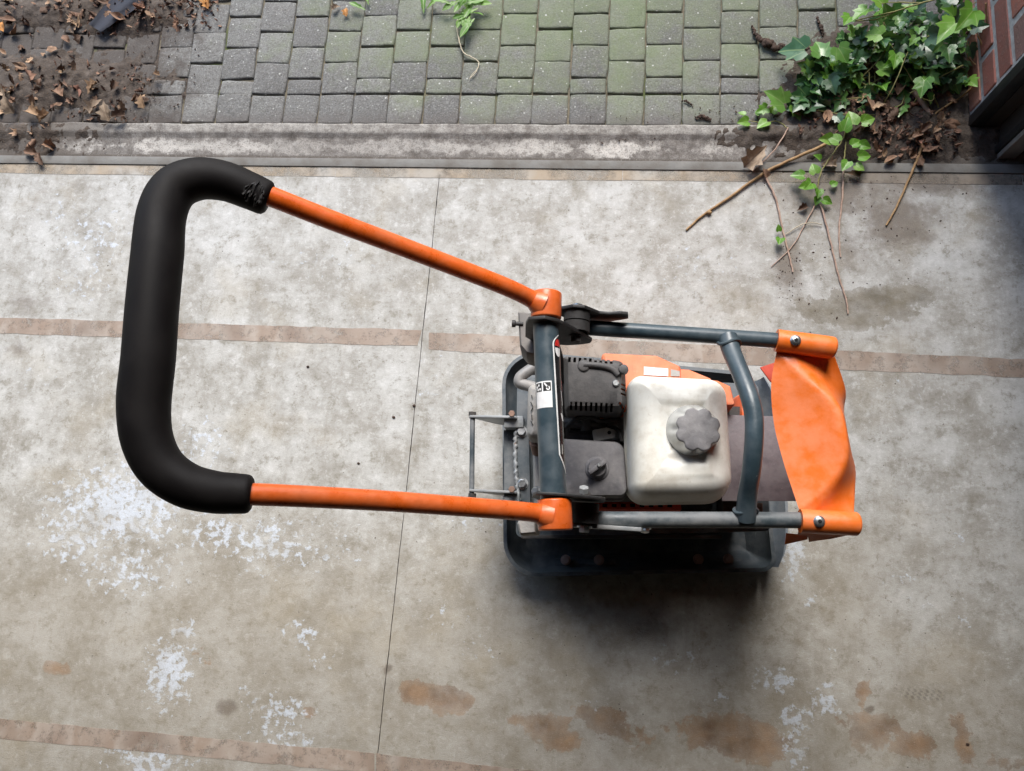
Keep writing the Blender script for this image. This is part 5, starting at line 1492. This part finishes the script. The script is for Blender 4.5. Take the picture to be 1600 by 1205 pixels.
one_leaf(1308, 258, 1.5, .75, 'tan', 'pale yellowish leaf under the bright runner leaves on the kerb', .008, (0, 0), 13)

for i, (px, py, yaw, s_, lab) in enumerate(((22, 178, .4, 1.0, 'broad pale tan leaf at the far left just above the kerb'), (78, 176, 2.2, .9, 'pale tan leaf folded on the soil near the left end of the kerb'), (98, 150, 1.1, .85, 'tan leaf lying open on the dark left soil'),
        (140, 178, -.6, .95, 'large ochre leaf against the kerb left of the tall folded leaf'), (152, 128, 2.6, .8, 'brown curled leaf in the middle of the left soil'), (196, 180, 1.9, .8, 'thin tan leaf right of the tall folded leaf by the kerb'), (8, 150, .9, .85, 'orange tan leaf cut by the left edge of the view'), (250, 118, 1.4, .5, 'small cream leaf scrap on the bare pavers right of the left soil'), (180, 126, 2.9, .6, 'reddish tan leaf on the pavers at the edge of the left soil'))):
    one_leaf(px, py, yaw, s_, ('tan', 'tan2', 'dry')[i % 3], lab, .020, (rng.gauss(0, .3), rng.gauss(0, .3)), 40 + i)
# ---- dark cloth scrap in the litter
b = B(); cl = [(148, 44, 10), (160, 34, 12), (172, 22, 14), (185, 12, 16), (198, 2, 17), (212, -10, 18)]
rows = []
for (px, py, wd_) in cl:
    row = []
    for q in range(7):
        t = q / 6 - .5; row.append(b.verts.new(P(px + t * wd_ * 1.9, py + t * wd_ * 1.2, .024 + .004 * math.sin(q * 1.3 + px * .05) + rng.uniform(-.0015, .0015))))
    rows.append(row)
for A, C in zip(rows, rows[1:]):
    for k in range(6): b.faces.new((A[k], A[k + 1], C[k + 1], C[k]))
bmesh.ops.solidify(b, geom=list(b.faces), thickness=.003)
bmesh.ops.subdivide_edges(b, edges=list(b.edges), cuts=1, smooth=.5)
tag(obj('cloth_scrap', b, MT['cloth'], sharp=60), 'crumpled dark blue grey cloth scrap in the dead leaves at the top left', 'cloth')

# ---- brown clods on the pavers
def clod(pts, rs, label, group=None):
    b = B(); p = catmull([P(x, y, z) for x, y, z in pts], 5); r = lerp_list(rs, len(p))
    for i, (c, q) in enumerate(zip(p, r)):
        m = Matrix.Translation(c + Vector((rng.gauss(0, q * .3), rng.gauss(0, q * .3), rng.gauss(0, q * .15)))) @ Matrix.Rotation(rng.uniform(0, 3), 4, 'Z') @ Matrix.Diagonal((rng.uniform(.8, 1.3), rng.uniform(.6, 1.0), rng.uniform(.5, .8), 1))
        bmesh.ops.create_icosphere(b, subdivisions=2, radius=q * rng.uniform(.7, 1.1), matrix=m)
    for v in b.verts: v.co += mnoise.noise_vector(v.co * 160) * .0022
    tag(obj('clod', b, MT['clod'], sharp=70), label, 'clod', group)
clod([(1175, 40, .008), (1183, 55, .010), (1196, 66, .012), (1210, 70, .012), (1226, 76, .008)], [.0035, .008, .011, .012, .007], 'curled dark brown clod on the mossy pavers left of the ivy')
clod([(1277, 28, .007), (1282, 42, .008), (1286, 56, .005)], [.004, .006, .004], 'small dark brown clod on the paver joint nearest the ivy top')
clod([(1255, 78, .006), (1262, 77, .006), (1268, 74, .005)], [.004, .006, .003], 'small rounded dark clod beside the large grey green ivy leaf')
clod([(1065, 158, .005), (1075, 160, .006), (1082, 166, .004)], [.003, .004, .002], 'small black curled scrap on the pavers above the kerb')
clod([(1088, 184, .006), (1098, 182, .007), (1110, 187, .005)], [.004, .006, .004], 'reddish brown crumbly clod on the pavers just above the kerb')
# ---- crumbs and grit
def crumbs(name, spots, count, mat, rmin, rmax, zf, seed):
    rnd = random.Random(seed); b = B()
    for _ in range(count):
        cx, cy, rx, ry = rnd.choice(spots); a = rnd.uniform(0, 6.28); d = math.sqrt(rnd.random())
        p = P(cx + rx * d * math.cos(a), cy + ry * d * math.sin(a)); r = rnd.uniform(rmin, rmax) * rnd.uniform(.5, 1)
        p.z = zf(p.x, p.y) + r * .3
        bmesh.ops.create_icosphere(b, subdivisions=1, radius=r, matrix=Matrix.Translation(p) @ Matrix.Rotation(rnd.uniform(0, 3), 4, 'Z') @ Matrix.Diagonal((rnd.uniform(.7, 1.8), rnd.uniform(.6, 1.1), rnd.uniform(.4, .8), 1)))
    tag(obj(name, b, MT[mat], smooth=False), kind='stuff')
z0 = lambda x, y: 0.0
crumbs('soil_crumbs', [(1420, 320, 120, 70), (1300, 300, 150, 40), (1235, 430, 25, 50), (1330, 420, 120, 80), (1450, 262, 130, 14)], 260, 'clod', .0008, .0026, z0, 31)
crumbs('soil_crumbs', [(100, 200, 130, 40), (200, 150, 90, 40), (260, 90, 60, 70)], 260, 'clod', .001, .0035, lambda x, y: .004, 32)
crumbs('soil_crumbs', [(1150, 180, 110, 12), (1100, 205, 260, 35), (1420, 230, 140, 16)], 220, 'clod', .001, .003, lambda x, y: .004, 33)
def litter(name, spots, count, zf, seed):
    rnd = random.Random(seed); b = B()
    for _ in range(count):
        cx, cy, rx, ry = rnd.choice(spots); p = P(cx + rnd.uniform(-rx, rx), cy + rnd.uniform(-ry, ry)); p.z = zf(p.x, p.y) + rnd.uniform(.002, .009)
        if p.x > WX - .02: continue
        t = rnd.choice(dry_m).copy(); t.transform(Matrix.Translation(p) @ Matrix.Rotation(rnd.uniform(0, 6.28), 4, 'Z') @ Matrix.Rotation(rnd.gauss(0, .6), 4, 'X') @ Matrix.Rotation(rnd.gauss(0, .6), 4, 'Y') @ Matrix.Diagonal((rnd.uniform(.12, .38), rnd.uniform(.12, .42), .3, 1))); b.from_mesh(t); bpy.data.meshes.remove(t)
    tag(obj(name, b, MT['litter'], smooth=False), kind='stuff')
litter('leaf_litter', [(260, 18, 85, 28), (260, 10, 80, 14), (110, 20, 110, 40), (110, 140, 120, 50)], 320, lambda x, y: max(0, h_left(x, y)), 51)
litter('leaf_litter', [(1380, 180, 100, 45), (1400, 130, 70, 40), (1330, 195, 90, 25), (1430, 225, 70, 18)], 270, lambda x, y: max(.002, h_right(x, y)), 52)
crumbs('floor_grit', [(800, 650, 800, 500)], 150, 'clod', .0006, .0017, z0, 34)
for (px, py, r, lab) in ((615, 652, .0035, 'dark pebble on the concrete between the grip and the rear rod'), (647, 634, .0035, 'reddish crumb on the open floor joint'), (481, 573, .0032, 'small brown seed on the concrete inside the handle'), (560, 724, .003, 'dark crumb on the concrete above the near handle arm'), (1512, 1163, .003, 'pale pink scrap near the lower right corner of the floor')):
    b = B(); bmesh.ops.create_icosphere(b, subdivisions=2, radius=r, matrix=Matrix.Translation(P(px, py, r * .5)) @ Matrix.Diagonal((1.2, .9, .6, 1)))
    tag(obj('pebble', b, MT['clod']), lab, 'pebble')
